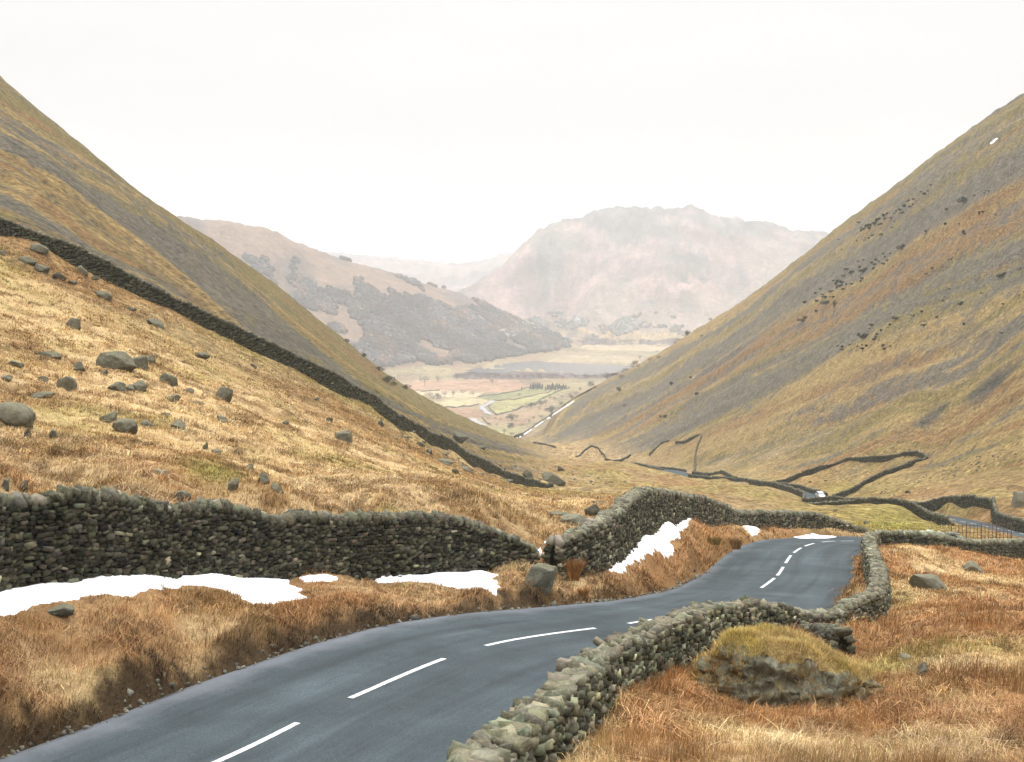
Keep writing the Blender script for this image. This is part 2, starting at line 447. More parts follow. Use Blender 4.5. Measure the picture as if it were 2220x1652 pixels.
# flow coordinate of the fells: constant along the lines the scree has run down
def flow(lines):
    Pf, Qf = [], []
    for q_, L_ in lines:
        for (U, V, d_) in L_:
            u_, _v = px2uv(U, V); Pf.append((u_ * SU, math.log(d_))); Qf.append(q_)
    Pf = np.array(Pf); Qf = np.array(Qf); m_ = len(Pf)
    K_ = kern(((Pf[:, None] - Pf[None]) ** 2).sum(-1)) + np.eye(m_) * 1e-3
    P1 = np.concatenate([np.ones((m_, 1)), Pf], 1); MM = np.zeros((m_ + 3, m_ + 3)); MM[:m_, :m_] = K_; MM[:m_, m_:] = P1; MM[m_:, :m_] = P1.T
    s_ = np.linalg.solve(MM, np.concatenate([Qf, np.zeros(3)]))
    A1, B1 = aa.ravel().astype(np.float32), bb.ravel().astype(np.float32)
    o_ = (s_[m_] + s_[m_ + 1] * A1 + s_[m_ + 2] * B1)
    for i_ in range(m_):
        r2_ = (A1 - Pf[i_, 0]) ** 2 + (B1 - Pf[i_, 1]) ** 2
        o_ = o_ + s_[i_] * 0.5 * r2_ * np.log(r2_ + 1e-9)
    o_ = o_.reshape(len(cy), len(cu))
    return resample(resample(o_, np.log(cy), np.log(GY), 0), cu, GU, 1)
VB0 = np.maximum.accumulate(VG, axis=0)
def dep(P, lo, hi):
    out = []
    for U, V in P:
        u, v = px2uv(U, V); i = int(np.interp(u, GU, np.arange(NU)))
        colm = VG[:, i]; ok = (colm >= v) & (GY >= lo) & (GY <= hi)
        j = int(np.argmax(ok))
        if not ok[j]:
            jj = np.where((GY >= lo) & (GY <= hi))[0]; j = jj[np.argmax(colm[jj])]
        out.append((U, V, GY[j]))
    return out
QR = flow([(0.0, SKY_R[2:]), (1.0, dep([(2220, 330), (1980, 480), (1800, 600), (1600, 735), (1420, 850), (1301, 905), (1190, 957)], 350, 1500)),
           (2.0, dep([(2220, 480), (2000, 590), (1800, 700), (1600, 810), (1400, 920), (1250, 975)], 350, 1300)),
           (3.0, dep([(2220, 620), (1965, 729), (1784, 825), (1525, 945), (1440, 985)], 300, 1100)),
           (4.0, dep([(2220, 790), (2010, 905), (1850, 960), (1700, 1005), (1600, 1025)], 260, 900)),
           (5.0, dep([(2220, 900), (1960, 985), (1785, 1040)], 240, 600)), (6.0, dep([(2220, 1020), (2050, 1050), (1900, 1075)], 220, 500))])
QL = flow([(0.0, SKY_L[3:]), (1.0, dep([(0, 290), (173, 400), (323, 500), (462, 592), (635, 730), (779, 840), (900, 905), (1050, 965)], 170, 900)),
           (2.0, dep([(0, 380), (200, 510), (400, 640), (600, 775), (800, 880), (1000, 970), (1120, 1010)], 155, 800)),
           (3.0, [(U, V - 12, d * 1.05) for U, V, d in LW[2:]])])
PR = UU * 10.0
# small relief (real geometry) in world metres
damp = sstep(0.3, 3.0, RD)
near = 1 - sstep(120, 220, YY)
tuss = np.abs(fbm(XX / 0.9, YY / 0.9, 3, 3))
relief = near * damp * (0.22 * fbm(XX / 4.5, YY / 4.5, 3, 5) + 0.20 * (0.35 - tuss) * sstep(14, 22, YY) + 0.06 * fbm(XX / 0.33, YY / 0.33, 2, 8))
# down-slope gullies on the two fells
ql = (-0.4 * XX + 0.9 * YY); pl = (0.9 * XX + 0.4 * YY)
qr = (0.4 * XX + 0.9 * YY); pr = (-0.9 * XX + 0.4 * YY)
wobl = 6 * fbm(XX / 90, YY / 90, 2, 21)
gull_l = 1.0 * fbm(QL * 9, PR * .8, 3, 31) + 0.55 * fbm(XX / 9, YY / 9, 4, 33)
gull_r = 1.9 * fbm(QR * 5, PR * .7, 3, 41) + 0.7 * fbm(XX / 12, YY / 12, 4, 43)
sc_l = np.clip(YY / 420, 0.3, 1.6); sc_r = np.clip(YY / 600, 0.35, 1.8)
relief = relief + lmask * gull_l * sc_l * sstep(0.5, 6, RD) + rmask * gull_r * sc_r * sstep(0.5, 8, RD)
mid = sstep(120, 220, YY) * (1 - lmask) * (1 - rmask) * (YY < 1400)
relief = relief + mid * damp * sstep(.5, 8, RD) * (1.7 * fbm(XX / 26, YY / 30, 3, 51) + 0.6 * fbm(XX / 7, YY / 7, 3, 52))
flr = (YY > 1500) & (YY < 4600)
hill = sstep(-195, -150, ZZ)
relief = relief + flr * (0.6 * fbm(XX / 70, YY / 70, 2, 61) + hill * (7 * fbm(XX / 200, YY / 260, 5, 62, .6)))
crag = np.abs(fbm(XX / 330, YY / 420, 6, 71, 0.62))
relief = relief + (YY > 4600) * sstep(-195, -120, ZZ) * (52 * (0.26 - crag)) * (YY < 8500) + (YY >= 8500) * 30 * fbm(XX / 700, YY / 700, 4, 77)
ZB = ZZ.copy()
SNOWP = {
 'a': [(-60, 1290), (0, 1278), (60, 1272), (130, 1262), (250, 1248), (300, 1243), (400, 1248), (500, 1250), (600, 1254), (640, 1257), (630, 1266), (655, 1275), (638, 1281), (672, 1296), (640, 1299), (590, 1306), (555, 1308), (520, 1295), (490, 1276), (450, 1268), (390, 1266), (340, 1272), (280, 1288), (240, 1286), (190, 1290), (120, 1300), (75, 1308), (40, 1322), (0, 1333), (-60, 1345)],
 'b': [(650, 1249), (705, 1245), (735, 1249), (725, 1258), (690, 1257), (660, 1258)],
 'c': [(805, 1242), (860, 1243), (900, 1247), (960, 1242), (1000, 1245), (1010, 1240), (1060, 1239), (1078, 1247), (1068, 1254), (1083, 1272), (1086, 1281), (1075, 1281), (1062, 1276), (1040, 1274), (980, 1270), (940, 1263), (880, 1259), (845, 1261), (810, 1260)],
 'd': [(1322, 1238), (1330, 1212), (1346, 1200), (1352, 1184), (1370, 1170), (1400, 1158), (1404, 1138), (1430, 1127), (1470, 1128), (1520, 1126), (1545, 1119), (1575, 1124), (1568, 1131), (1520, 1131), (1490, 1136), (1490, 1143), (1470, 1147), (1476, 1168), (1450, 1174), (1462, 1184), (1415, 1197), (1396, 1200), (1386, 1216), (1362, 1224), (1346, 1236)],
 'e': [(1612, 1139), (1645, 1142), (1643, 1156), (1628, 1156)],
 'f': [(1720, 1152), (1760, 1150), (1822, 1154), (1800, 1158), (1760, 1158), (1728, 1157)],
}
VB = ZB / YY
def hitb(U, V, ymin=20, ymax=200):
    u, v = px2uv(U, V)
    i = min(int(np.interp(u, GU, np.arange(NU))), NU - 2)
    colm = VB[:, i]; ok = (colm >= v) & (GY >= ymin)
    j = int(np.argmax(ok))
    if not ok[j] or GY[j] > ymax:
        jj = np.where((GY >= ymin) & (GY <= ymax))[0]; j = jj[np.argmax(colm[jj])]
    y = GY[j]
    if colm[j] > v and j > 0 and colm[j - 1] < v:
        y = GY[j - 1] + (GY[j] - GY[j - 1]) * (v - colm[j - 1]) / (colm[j] - colm[j - 1])
    return (u * y, y)
def inside(P, X, Y):
    r = np.zeros(X.shape, dtype=bool)
    n_ = len(P)
    for i in range(n_):
        x0, y0 = P[i][0], P[i][1]; x1, y1 = P[(i + 1) % n_][0], P[(i + 1) % n_][1]
        if y0 == y1: continue
        c_ = ((y0 > Y) != (y1 > Y)) & (X < (x1 - x0) * (Y - y0) / (y1 - y0) + x0)
        r ^= c_
    return r
SNOWW = {k: [hitb(*p) for p in P] for k, P in SNOWP.items()}
calm = np.zeros(ZZ.shape, dtype=np.float32)
rows = (GY > 20) & (GY < 130)
r0_, r1_ = np.where(rows)[0][[0, -1]]
for ky_, Q in SNOWW.items():
    sub = (slice(r0_, r1_), slice(None))
    X, Y = XX[sub], YY[sub]
    d_ = np.full(X.shape, 9.0)
    for i in range(len(Q)):
        p_, q_ = Q[i], Q[(i + 1) % len(Q)]
        dx, dy = q_[0] - p_[0], q_[1] - p_[1]; L = dx * dx + dy * dy + 1e-9
        t = np.clip(((X - p_[0]) * dx + (Y - p_[1]) * dy) / L, 0, 1)
        d_ = np.minimum(d_, np.hypot(X - p_[0] - t * dx, Y - p_[1] - t * dy))
    m_ = inside(Q, X, Y)
    calm[sub] = np.maximum(calm[sub], np.where(m_, 1, 1 - sstep(0.1, 2.2 if ky_ == 'a' else .9, d_)))
relief = relief * (1 - .93 * calm)
relief = relief - .05 * calm
ZZ = ZZ + relief
# cut the road in
bank = np.where(RSIDE < 0, 0.75, 1.3)
k = sstep(0.10, 1.0, RD / bank)
wob = 0.12 * fbm(XX / 1.3, YY / 1.3, 2, 81)
k = sstep(0.0, 1.0, (RD + wob * sstep(0, .3, RD) - np.where(RSIDE > 0, .45, 0)) / bank)
ZZ = np.where(RD < 20, (RZ - 0.07) * (1 - k) + ZZ * k, ZZ)
cap = 345.0
ZZ = np.where(YY >= 4600, np.minimum(ZZ, 380 + .1 * (ZZ - 380)), ZZ)
ZZ = np.minimum(ZZ, 430)
ZZ = np.where((YY < 4600) & (ZZ > cap - 80), cap - 80 + 80 * np.tanh((ZZ - cap + 80) / 80), ZZ)
VGf = ZZ / YY
print('max height', ZZ.max())

# lake: flat water a little above the floor
LAKE_Z = -199.0

def lookup(G, x, y):
    x = np.asarray(x, dtype=float); y = np.asarray(y, dtype=float)
    u = x / y
    fi = np.interp(u, GU, np.arange(NU)); fj = np.interp(y, GY, np.arange(NY))
    i = np.clip(fi.astype(int), 0, NU - 2); j = np.clip(fj.astype(int), 0, NY - 2)
    ti, tj = fi - i, fj - j
    return (G[j, i] * (1 - ti) + G[j, i + 1] * ti) * (1 - tj) + (G[j + 1, i] * (1 - ti) + G[j + 1, i + 1] * ti) * tj
def H(x, y): return lookup(ZZ, x, y)

def hit(U, V, ymin=10.0, ymax=12000.0):
    """where the ray through a photo point first meets the ground"""
    u, v = px2uv(U, V)
    fi = np.interp(u, GU, np.arange(NU)); i = min(int(fi), NU - 2); t = fi - i
    colm = VGf[:, i] * (1 - t) + VGf[:, i + 1] * t
    ok = (colm >= v) & (GY >= ymin)
    j = np.argmax(ok)
    if not ok[j] or GY[j] > ymax:
        # nearest approach
        m = (GY >= ymin) & (GY <= ymax)
        jj = np.where(m)[0]; j = jj[np.argmax(colm[jj])]
        y = GY[j]
        return np.array([u * y, y, colm[j] * y])
    a, b = colm[j - 1] - v, colm[j] - v
    s = 0 if (b - a) == 0 else min(max(-a / (b - a), 0), 1)
    y = GY[j - 1] * (1 - s) + GY[j] * s if a < 0 else GY[j]
    z = float(H(u * y, y))
    return np.array([u * y, y, z])

# ---------------------------------------------------------------- materials
def new_mat(name):
    m = bpy.data.materials.new(name)
    m.use_nodes = True
    t = m.node_tree
    b = t.nodes['Principled BSDF']
    b.inputs['Roughness'].default_value = 0.95
    b.inputs['Specular IOR Level'].default_value = 0.15
    return m, t, b

def noise_node(t, scale, detail=4, rough=0.6, coord=None, dist=0.0):
    n = t.nodes.new('ShaderNodeTexNoise')
    n.inputs['Scale'].default_value = scale
    n.inputs['Detail'].default_value = detail
    n.inputs['Roughness'].default_value = rough
    n.inputs['Distortion'].default_value = dist
    if coord is not None:
        t.links.new(coord, n.inputs['Vector'])
    return n

def ramp(t, src, lo, hi, a, b):
    r = t.nodes.new('ShaderNodeMapRange')
    r.inputs['From Min'].default_value = lo
    r.inputs['From Max'].default_value = hi
    r.inputs['To Min'].default_value = a
    r.inputs['To Max'].default_value = b
    t.links.new(src, r.inputs['Value'])
    return r.outputs[0]

def mulv(t, a, b):
    m = t.nodes.new('ShaderNodeMath'); m.operation = 'MULTIPLY'
    t.links.new(a, m.inputs[0])
    if isinstance(b, (int, float)): m.inputs[1].default_value = b
    else: t.links.new(b, m.inputs[1])
    return m.outputs[0]

def scale_col(t, col, fac):
    m = t.nodes.new('ShaderNodeVectorMath'); m.operation = 'SCALE'
    t.links.new(col, m.inputs[0]); t.links.new(fac, m.inputs['Scale'])
    return m.outputs[0]

def attr_mat(name, scales, amount, bump=0.0, bump_scale=20.0, bump_dist=0.05, hue=True, rough=0.95):
    m, t, b = new_mat(name)
    at = t.nodes.new('ShaderNodeAttribute'); at.attribute_name = 'Col'
    geo_ = t.nodes.new('ShaderNodeNewGeometry')
    col = at.outputs['Color']
    for s, a in zip(scales, amount):
        n = noise_node(t, s, 5, 0.65, geo_.outputs['Position'])
        col = scale_col(t, col, ramp(t, n.outputs['Fac'], 0.3, 0.7, 1 - a, 1 + a))
    t.links.new(col, b.inputs['Base Color'])
    b.inputs['Roughness'].default_value = rough
    if bump:
        n = noise_node(t, bump_scale, 6, 0.7, geo_.outputs['Position'])
        bp = t.nodes.new('ShaderNodeBump')
        bp.inputs['Strength'].default_value = bump
        bp.inputs['Distance'].default_value = bump_dist
        t.links.new(n.outputs['Fac'], bp.inputs['Height'])
        t.links.new(bp.outputs[0], b.inputs['Normal'])
    return m

M_NEAR = attr_mat('rough_grass_ground', [7.0, 1.3, 28.0], [0.25, 0.18, 0.3], 0.9, 9.0, 0.12)
M_FELL = attr_mat('fell_slope', [1.1, 0.33, 0.06], [0.7, 0.36, 0.12], 1.0, 0.7, 1.6)
M_FAR = attr_mat('far_hills', [0.05, 0.012, 0.15], [0.3, 0.2, 0.25], 1.0, 0.02, 30.0)
M_GRASS = attr_mat('dry_grass', [0.7], [0.15])
M_LEAF = attr_mat('foliage', [0.5], [0.2])

def stone_mat(name, lichen, amt, scale=9.0):
    m, t, b = new_mat(name)
    at = t.nodes.new('ShaderNodeAttribute'); at.attribute_name = 'Col'
    g = t.nodes.new('ShaderNodeNewGeometry')
    n1 = noise_node(t, scale, 6, 0.7, g.outputs['Position'])
    col = scale_col(t, at.outputs['Color'], ramp(t, n1.outputs['Fac'], 0.3, 0.7, 0.65, 1.35))
    n2 = noise_node(t, scale * 1.7, 5, 0.75, g.outputs['Position'], 0.4)
    f = ramp(t, n2.outputs['Fac'], 0.52, 0.62, 0.0, amt)
    mx = t.nodes.new('ShaderNodeMixRGB')
    t.links.new(f, mx.inputs[0]); t.links.new(col, mx.inputs[1]); mx.inputs[2].default_value = (*lichen, 1)
    n3 = noise_node(t, scale * 0.5, 4, 0.7, g.outputs['Position'])
    f3 = ramp(t, n3.outputs['Fac'], 0.6, 0.68, 0.0, 0.5)
    mx3 = t.nodes.new('ShaderNodeMixRGB')
    t.links.new(f3, mx3.inputs[0]); t.links.new(mx.outputs[0], mx3.inputs[1]); mx3.inputs[2].default_value = (0.12, 0.12, 0.035, 1)
    t.links.new(mx3.outputs[0], b.inputs['Base Color'])
    bp = t.nodes.new('ShaderNodeBump'); bp.inputs['Strength'].default_value = 0.7; bp.inputs['Distance'].default_value = 0.03
    t.links.new(n1.outputs['Fac'], bp.inputs['Height']); t.links.new(bp.outputs[0], b.inputs['Normal'])
    b.inputs['Roughness'].default_value = 0.85
    return m
M_STONE = stone_mat('dry_stone', (0.15, 0.145, 0.10), 0.28)
M_COPE = stone_mat('lichened_coping', (0.29, 0.28, 0.20), 0.5)
M_ROCK = stone_mat('fell_boulder', (0.22, 0.215, 0.155), 0.5, 4.0)
# lichen and moss grow on the upward faces of the rocks
t = M_ROCK.node_tree; b = t.nodes['Principled BSDF']; src = b.inputs['Base Color'].links[0].from_socket
g_ = t.nodes.new('ShaderNodeNewGeometry'); sx_ = t.nodes.new('ShaderNodeSeparateXYZ'); t.links.new(g_.outputs['Normal'], sx_.inputs[0])
nn_ = noise_node(t, 5.0, 5, .7, g_.outputs['Position'])
ad_ = t.nodes.new('ShaderNodeMath'); ad_.operation = 'ADD'; t.links.new(sx_.outputs['Z'], ad_.inputs[0]); t.links.new(ramp(t, nn_.outputs['Fac'], .3, .7, -.5, .5), ad_.inputs[1])
mx_ = t.nodes.new('ShaderNodeMixRGB'); t.links.new(ramp(t, ad_.outputs[0], .45, .9, 0, .6), mx_.inputs[0]); t.links.new(src, mx_.inputs[1]); mx_.inputs[2].default_value = (.185, .175, .115, 1)
t.links.new(mx_.outputs[0], b.inputs['Base Color'])
vo_ = t.nodes.new('ShaderNodeTexVoronoi'); vo_.feature = 'DISTANCE_TO_EDGE'; vo_.inputs['Scale'].default_value = 2.6
wn_ = noise_node(t, 2.0, 4, .6, g_.outputs['Position'])
va_ = t.nodes.new('ShaderNodeVectorMath'); va_.operation = 'MULTIPLY_ADD'; t.links.new(wn_.outputs['Color'], va_.inputs[0]); va_.inputs[1].default_value = (.5, .5, .5); t.links.new(g_.outputs['Position'], va_.inputs[2])
t.links.new(va_.outputs[0], vo_.inputs['Vector'])
bq_ = t.nodes.new('ShaderNodeBump'); bq_.inputs['Strength'].default_value = .3; bq_.inputs['Distance'].default_value = .12
t.links.new(ramp(t, vo_.outputs['Distance'], 0, .09, 0, 1), bq_.inputs['Height'])
old_ = b.inputs['Normal'].links[0].from_node; t.links.new(bq_.outputs[0], old_.inputs['Normal'])

def plain_mat(name, c, rough=0.6, metal=0.0, spec=0.3):
    m, t, b = new_mat(name)
    g = t.nodes.new('ShaderNodeNewGeometry')
    n = noise_node(t, 12.0, 4, 0.6, g.outputs['Position'])
    rgb = t.nodes.new('ShaderNodeRGB'); rgb.outputs[0].default_value = (*c, 1)
    t.links.new(scale_col(t, rgb.outputs[0], ramp(t, n.outputs['Fac'], 0.3, 0.7, 0.85, 1.12)), b.inputs['Base Color'])
    b.inputs['Roughness'].default_value = rough; b.inputs['Metallic'].default_value = metal
    b.inputs['Specular IOR Level'].default_value = spec
    return m

# ---------------------------------------------------------------- ground colours (albedo)
def rgb(*c): return np.array(c, dtype=np.float32)
STRAW = rgb(.445, .318, .165); STRAWD = rgb(.27, .155, .055); OLIVE = rgb(.27, .21, .065); GREEN = rgb(.19, .18, .045)
RUST = rgb(.31, .165, .068); SCREE = rgb(.142, .132, .110); PEAT = rgb(.062, .040, .020); PALE = rgb(.58, .42, .215)
def mixc(a, b, k): return a + (b - a) * k[..., None]
def blob(U, V, d, ru, rl):
    """soft patch on the ground, ru in u, rl in log distance"""
    u, v = px2uv(U, V)
    return np.exp(-(((UU - u) / ru) ** 2 + ((np.log(YY) - math.log(d)) / rl) ** 2))

n1 = fbm(XX / 6, YY / 9, 4, 101); n2 = fbm(XX / 1.7, YY / 2.6, 4, 103); n3 = fbm(XX / 16, YY / 22, 3, 105)
GC = np.broadcast_to(STRAW, ZZ.shape + (3,)).copy()
GC = mixc(GC, PALE, sstep(0.0, 0.7, n3) * 0.6)
GC = mixc(GC, OLIVE * 1.25, sstep(0.2, 0.8, n1) * 0.35)
GC = mixc(GC, STRAWD, sstep(0.05, 0.6, n2) * 0.55)
GC = mixc(GC, GREEN * 1.2, sstep(0.45, 0.8, fbm(XX / 5, YY / 8, 3, 111)) * 0.4)
GC = mixc(GC, STRAWD * .8, sstep(0.3, 0.75, fbm(XX / 3.4, YY / 5, 4, 113)) * 0.6)
GC = mixc(GC, STRAWD * .5, sstep(.15, .7, fbm(XX / .9, YY / 1.6, 3, 115)) * .7)  # dark flecks paint the shade of holes between tussocks into the colour
leftf = (UU < 0.02) & (YY < 250)
GC = mixc(GC, RUST, np.clip(blob(430, 1020, 52, .05, .12) + blob(700, 1300, 40, .06, .06) + blob(150, 1150, 38, .1, .1) * .5, 0, 1) * 0.7)
GC = mixc(GC, GREEN * 1.2, np.clip(blob(470, 1010, 54, .025, .08), 0, 1) * 0.8)
# rougher, redder rushes in the right hand field
rf = sstep(0.04, 0.10, UU) * (YY < 104)
rfn = sstep(-0.35, 0.25, fbm(XX / 5, YY / 7, 3, 121) + 0.25)
palez = np.clip(blob(2100, 1430, 36, .085, .10) + blob(1980, 1300, 60, .02, .09) + blob(1560, 1620, 20, .05, .06) * .8 + blob(2100, 1560, 24, .03, .04) * .5, 0, 1)
GC = mixc(GC, RUST * 1.02, rf * rfn * (1 - palez) * 0.85)
GC = mixc(GC, rgb(.36, .31, .10), rf * np.clip(blob(1900, 1440, 36, .035, .07) + blob(2080, 1400, 40, .05, .05) * .7 + blob(1960, 1290, 58, .012, .06) * .6, 0, 1) * 0.85)
GC = mixc(GC, RUST * .9, (RSIDE < 0) * (YY < 75) * sstep(6.5, 3.5, RD) * sstep(-.3, .3, fbm(XX / 2.5, YY / 3, 3, 127)) * .65)
# between the walls down the valley: greener
vb = sstep(110, 140, YY) * (YY < 700) * (1 - lmask) * (1 - rmask)
GC = mixc(GC, mixc(np.broadcast_to(OLIVE * 1.15, GC.shape), RUST, sstep(-0.1, 0.5, fbm(XX / 22, YY / 30, 3, 131)) * .8), vb * 0.7)
GC = mixc(GC, STRAW * .9, vb * sstep(.1, .5, fbm(XX / 12, YY / 18, 4, 133)) * .6)
GC = mixc(GC, STRAWD * .8, vb * sstep(.2, .6, fbm(XX / 4, YY / 7, 4, 135, .65)) * .6)
GC = mixc(GC, rgb(.27, .27, .045), vb * np.clip(blob(1950, 1140, 165, .035, .18) + blob(1850, 1060, 370, .03, .08) * .7, 0, 1) * 0.75)
# fells: olive straw, bracken, grey scree in long down-slope streaks
def fell(Q, amp, stops, seed, kq):
    w = .12 * fbm(PR * 1.3, Q * 1.5, 3, seed)
    q = Q + w
    st = fbm(q * kq, PR * .55 + q, 5, seed + 1, .62)
    st2 = fbm(q * kq * 2.2, PR * .9, 4, seed + 2, .6)
    sp = fbm(XX / 3.0, YY / 5.5, 4, seed + 5, .7)
    xs = [s_[0] for s_ in stops]
    scr = np.interp(q, xs, [s_[1] for s_ in stops]); rs = np.interp(q, xs, [s_[2] for s_ in stops]); ss = np.interp(q, xs, [s_[3] for s_ in stops])
    c = np.broadcast_to(rgb(.235, .185, .066), ZZ.shape + (3,)).copy()
    c = mixc(c, rgb(.355, .25, .10), sstep(-.25, .35, st2 + (ss - .5) * 1.4))
    c = mixc(c, rgb(.275, .155, .062), sstep(.0, .5, fbm(q * kq * 1.5 + 9, PR * .8, 4, seed + 3) + (rs - .5) * 1.2) * .8)
    k = sstep(-.2, .28, st * .8 + sp * .40 + (scr - .5) * 1.7)
    c = mixc(c, SCREE * rgb(1.05, 1.04, 1.02) * (1 + .25 * np.clip(sp, -1, 1))[..., None], k * .86)
    c = mixc(c, SCREE * .38, sstep(.5, .85, sp) * .55)
    c = c * .88
    return c
cl = fell(QL, 0, [(-.3, .35, .1, .3), (.2, .22, .1, .25), (.6, .35, .15, .4), (.8, .62, .1, .3), (1.15, .72, .2, .3), (1.4, .35, .3, .7), (1.75, .3, .55, .7), (2.0, .6, .4, .5), (2.3, .55, .55, .5), (2.6, .25, .6, .7), (3.0, .2, .3, .8)], 140, 7)
GC = mixc(GC, cl * .86, lmask)
cr = fell(QR, 0, [(-.3, .4, .2, .3), (.15, .38, .3, .5), (.4, .55, .2, .4), (.9, .66, .3, .4), (1.2, .58, .5, .4), (1.6, .45, .75, .5), (1.9, .42, .8, .5), (2.2, .66, .4, .4), (2.7, .78, .25, .3), (2.9, .3, .2, .9), (3.15, .15, .3, 1), (3.4, .38, .6, .6), (3.6, .3, .7, .6), (3.8, .38, .5, .5), (4.1, .22, .5, .8), (4.5, .25, .7, .7), (5, .2, .35, .8), (6, .15, .3, .9)], 160, 6)
GC = mixc(GC, cr, rmask)
# dark scree tongue above the looped wall on the right
def band(P, width):
    """soft band along a line of ground points given as (U, V)"""
    out = np.zeros(ZZ.shape, dtype=np.float32)
    Q = [hit(*p) for p in P]
    for a, b in zip(Q[:-1], Q[1:]):
        dx, dy = b[0] - a[0], b[1] - a[1]
        t = np.clip(((XX - a[0]) * dx + (YY - a[1]) * dy) / (dx * dx + dy * dy), 0, 1)
        dd = np.hypot(XX - a[0] - t * dx, YY - a[1] - t * dy)
        out = np.maximum(out, np.exp(-(dd / width) ** 2))
    return out
dn = sstep(-.5, .2, fbm(XX / 5, YY / 9, 3, 180))
for P, wd, k, c in (([(2220, 800), (2120, 845), (2040, 890), (1990, 925)], 6, .95, SCREE * .62), ([(2220, 690), (2060, 740), (1900, 800), (1780, 860)], 6, .6, SCREE * .8),
                    ([(1700, 985), (1580, 1000)], 14, .6, STRAW * .85), ([(1990, 1008), (1900, 1030), (1800, 1068)], 6, .6, RUST)):
    GC = mixc(GC, c, band(P, wd) * dn * rmask * k)
# valley floor fields, each a patch of ground of its own colour (outlines are places on the ground)
def gp(U, V, z=-200.0):
    u, v = px2uv(U, V)
    d = z / v
    return (u * d, d)
fl = (YY > 1450) & (YY < 4650) & ~wh_mask
base_fl = mixc(np.broadcast_to(rgb(.34, .27, .15), GC.shape), rgb(.30, .20, .12), sstep(-.1, .4, fbm(XX / 90, YY / 160, 3, 201)))
base_fl = mixc(base_fl, rgb(.20, .18, .10), sstep(.25, .6, fbm(XX / 40, YY / 70, 3, 203)) * .6)
GC = mixc(GC, base_fl, (fl & ~(right_mask & (YY < 1700))).astype(np.float32))
VX = lambda x, y: (867 + x * .1709, 677.5 + y * .1709)
fields = [
    ([(340, 1120), (640, 1070), (780, 1045), (960, 1060), (1110, 1080), (1090, 1110), (1000, 1130), (780, 1170), (600, 1190), (470, 1190)], (.50, .42, .24)),
    ([(0, 840), (300, 800), (1100, 850), (1500, 860), (1600, 960), (1400, 1000), (1000, 985), (500, 970), (0, 960)], (.42, .26, .17)),
    ([(130, 980), (500, 960), (900, 980), (1060, 1000), (1000, 1040), (700, 1050), (200, 1050)], (.52, .42, .27)),
    ([(1200, 1085), (1700, 1050), (2100, 1010), (2200, 985), (2180, 1020), (1900, 1110), (1400, 1200), (1220, 1240), (1130, 1180)], (.36, .33, .14)),
    ([(1000, 1050), (1500, 985), (2100, 960), (2150, 985), (1500, 1045), (1180, 1080)], (.25, .25, .11)),
    ([(520, 1200), (900, 1180), (1060, 1240), (1000, 1310), (700, 1290)], (.34, .21, .13)),
    ([(1050, 1290), (1400, 1200), (1900, 1120), (2000, 1180), (1400, 1330), (1100, 1350)], (.36, .25, .15)),
    ([(1060, 1420), (1500, 1360), (1650, 1450), (1420, 1600), (1200, 1560)], (.34, .30, .14)),
    ([(1850, 610), (2100, 540), (3100, 560), (3100, 640), (2500, 640), (2200, 630)], (.40, .31, .19)),
    ([(2300, 400), (3700, 440), (3700, 500), (2300, 470)], (.46, .36, .22)),
    ([(3500, 310), (3950, 300), (3950, 370), (3500, 370)], (.42, .40, .25)),
]
for P, c in fields:
    Q = [gp(*VX(*p)) for p in P]
    m = inside(Q, XX, YY) & fl
    GC[m] = np.array(c) * (1 + 0.10 * fbm(XX[m] / 40, YY[m] / 60, 3, 211)[:, None])
# bracken and rush in the marsh round the lake (dark purple brown)
for P in ([(600, 780), (860, 740), (1400, 760), (1700, 780), (2900, 800), (2900, 850), (1500, 860), (900, 830)], [(700, 1300), (900, 1320), (1010, 1390), (900, 1410), (760, 1350)],
          [(2350, 330), (2500, 290), (3500, 330), (3600, 400), (2300, 400)]):
    Q = [gp(*VX(*p)) for p in P]
    m = inside(Q, XX, YY) & fl
    GC[m] = np.array((.12, .085, .085)) * (1 + 0.3 * fbm(XX[m] / 30, YY[m] / 50, 3, 213)[:, None])
# wooded hill and mountains
wc = mixc(np.broadcast_to(rgb(.25, .165, .115), GC.shape), rgb(.12, .10, .095), sstep(-.05, .4, fbm(XX / 160, YY / 260, 4, 221)) * .8)
GC = mixc(GC, wc, wh_mask.astype(np.float32))
pc = mixc(np.broadcast_to(rgb(.27, .185, .165), GC.shape), rgb(.12, .12, .115), sstep(-.05, .45, fbm(XX / 160, YY / 260, 6, 231, .68) * 1.2 + (ZZ - 60) / 420) * .9)
pc = pc * np.exp(.7 * fbm(XX / 90, YY / 150, 5, 236, .7))[..., None]
pc = mixc(pc, rgb(.30, .26, .2), sstep(.2, .6, fbm(XX / 500, YY / 500, 3, 233)) * .5)
cragm = np.clip(np.exp(-(((UU - px2uv(1500, 0)[0]) / .016) ** 2 + ((VGf - px2uv(0, 625)[1]) / .012) ** 2)) + np.exp(-(((UU - px2uv(1580, 0)[0]) / .012) ** 2 + ((VGf - px2uv(0, 605)[1]) / .009) ** 2)), 0, 1)
pc = mixc(pc, rgb(.05, .06, .055), np.clip(cragm * 1.3, 0, 1) * sstep(-.3, .1, fbm(XX / 90, YY / 120, 3, 235)))
GC = mixc(GC, pc, (YY > 4700).astype(np.float32) * sstep(-195, -175, ZZ))
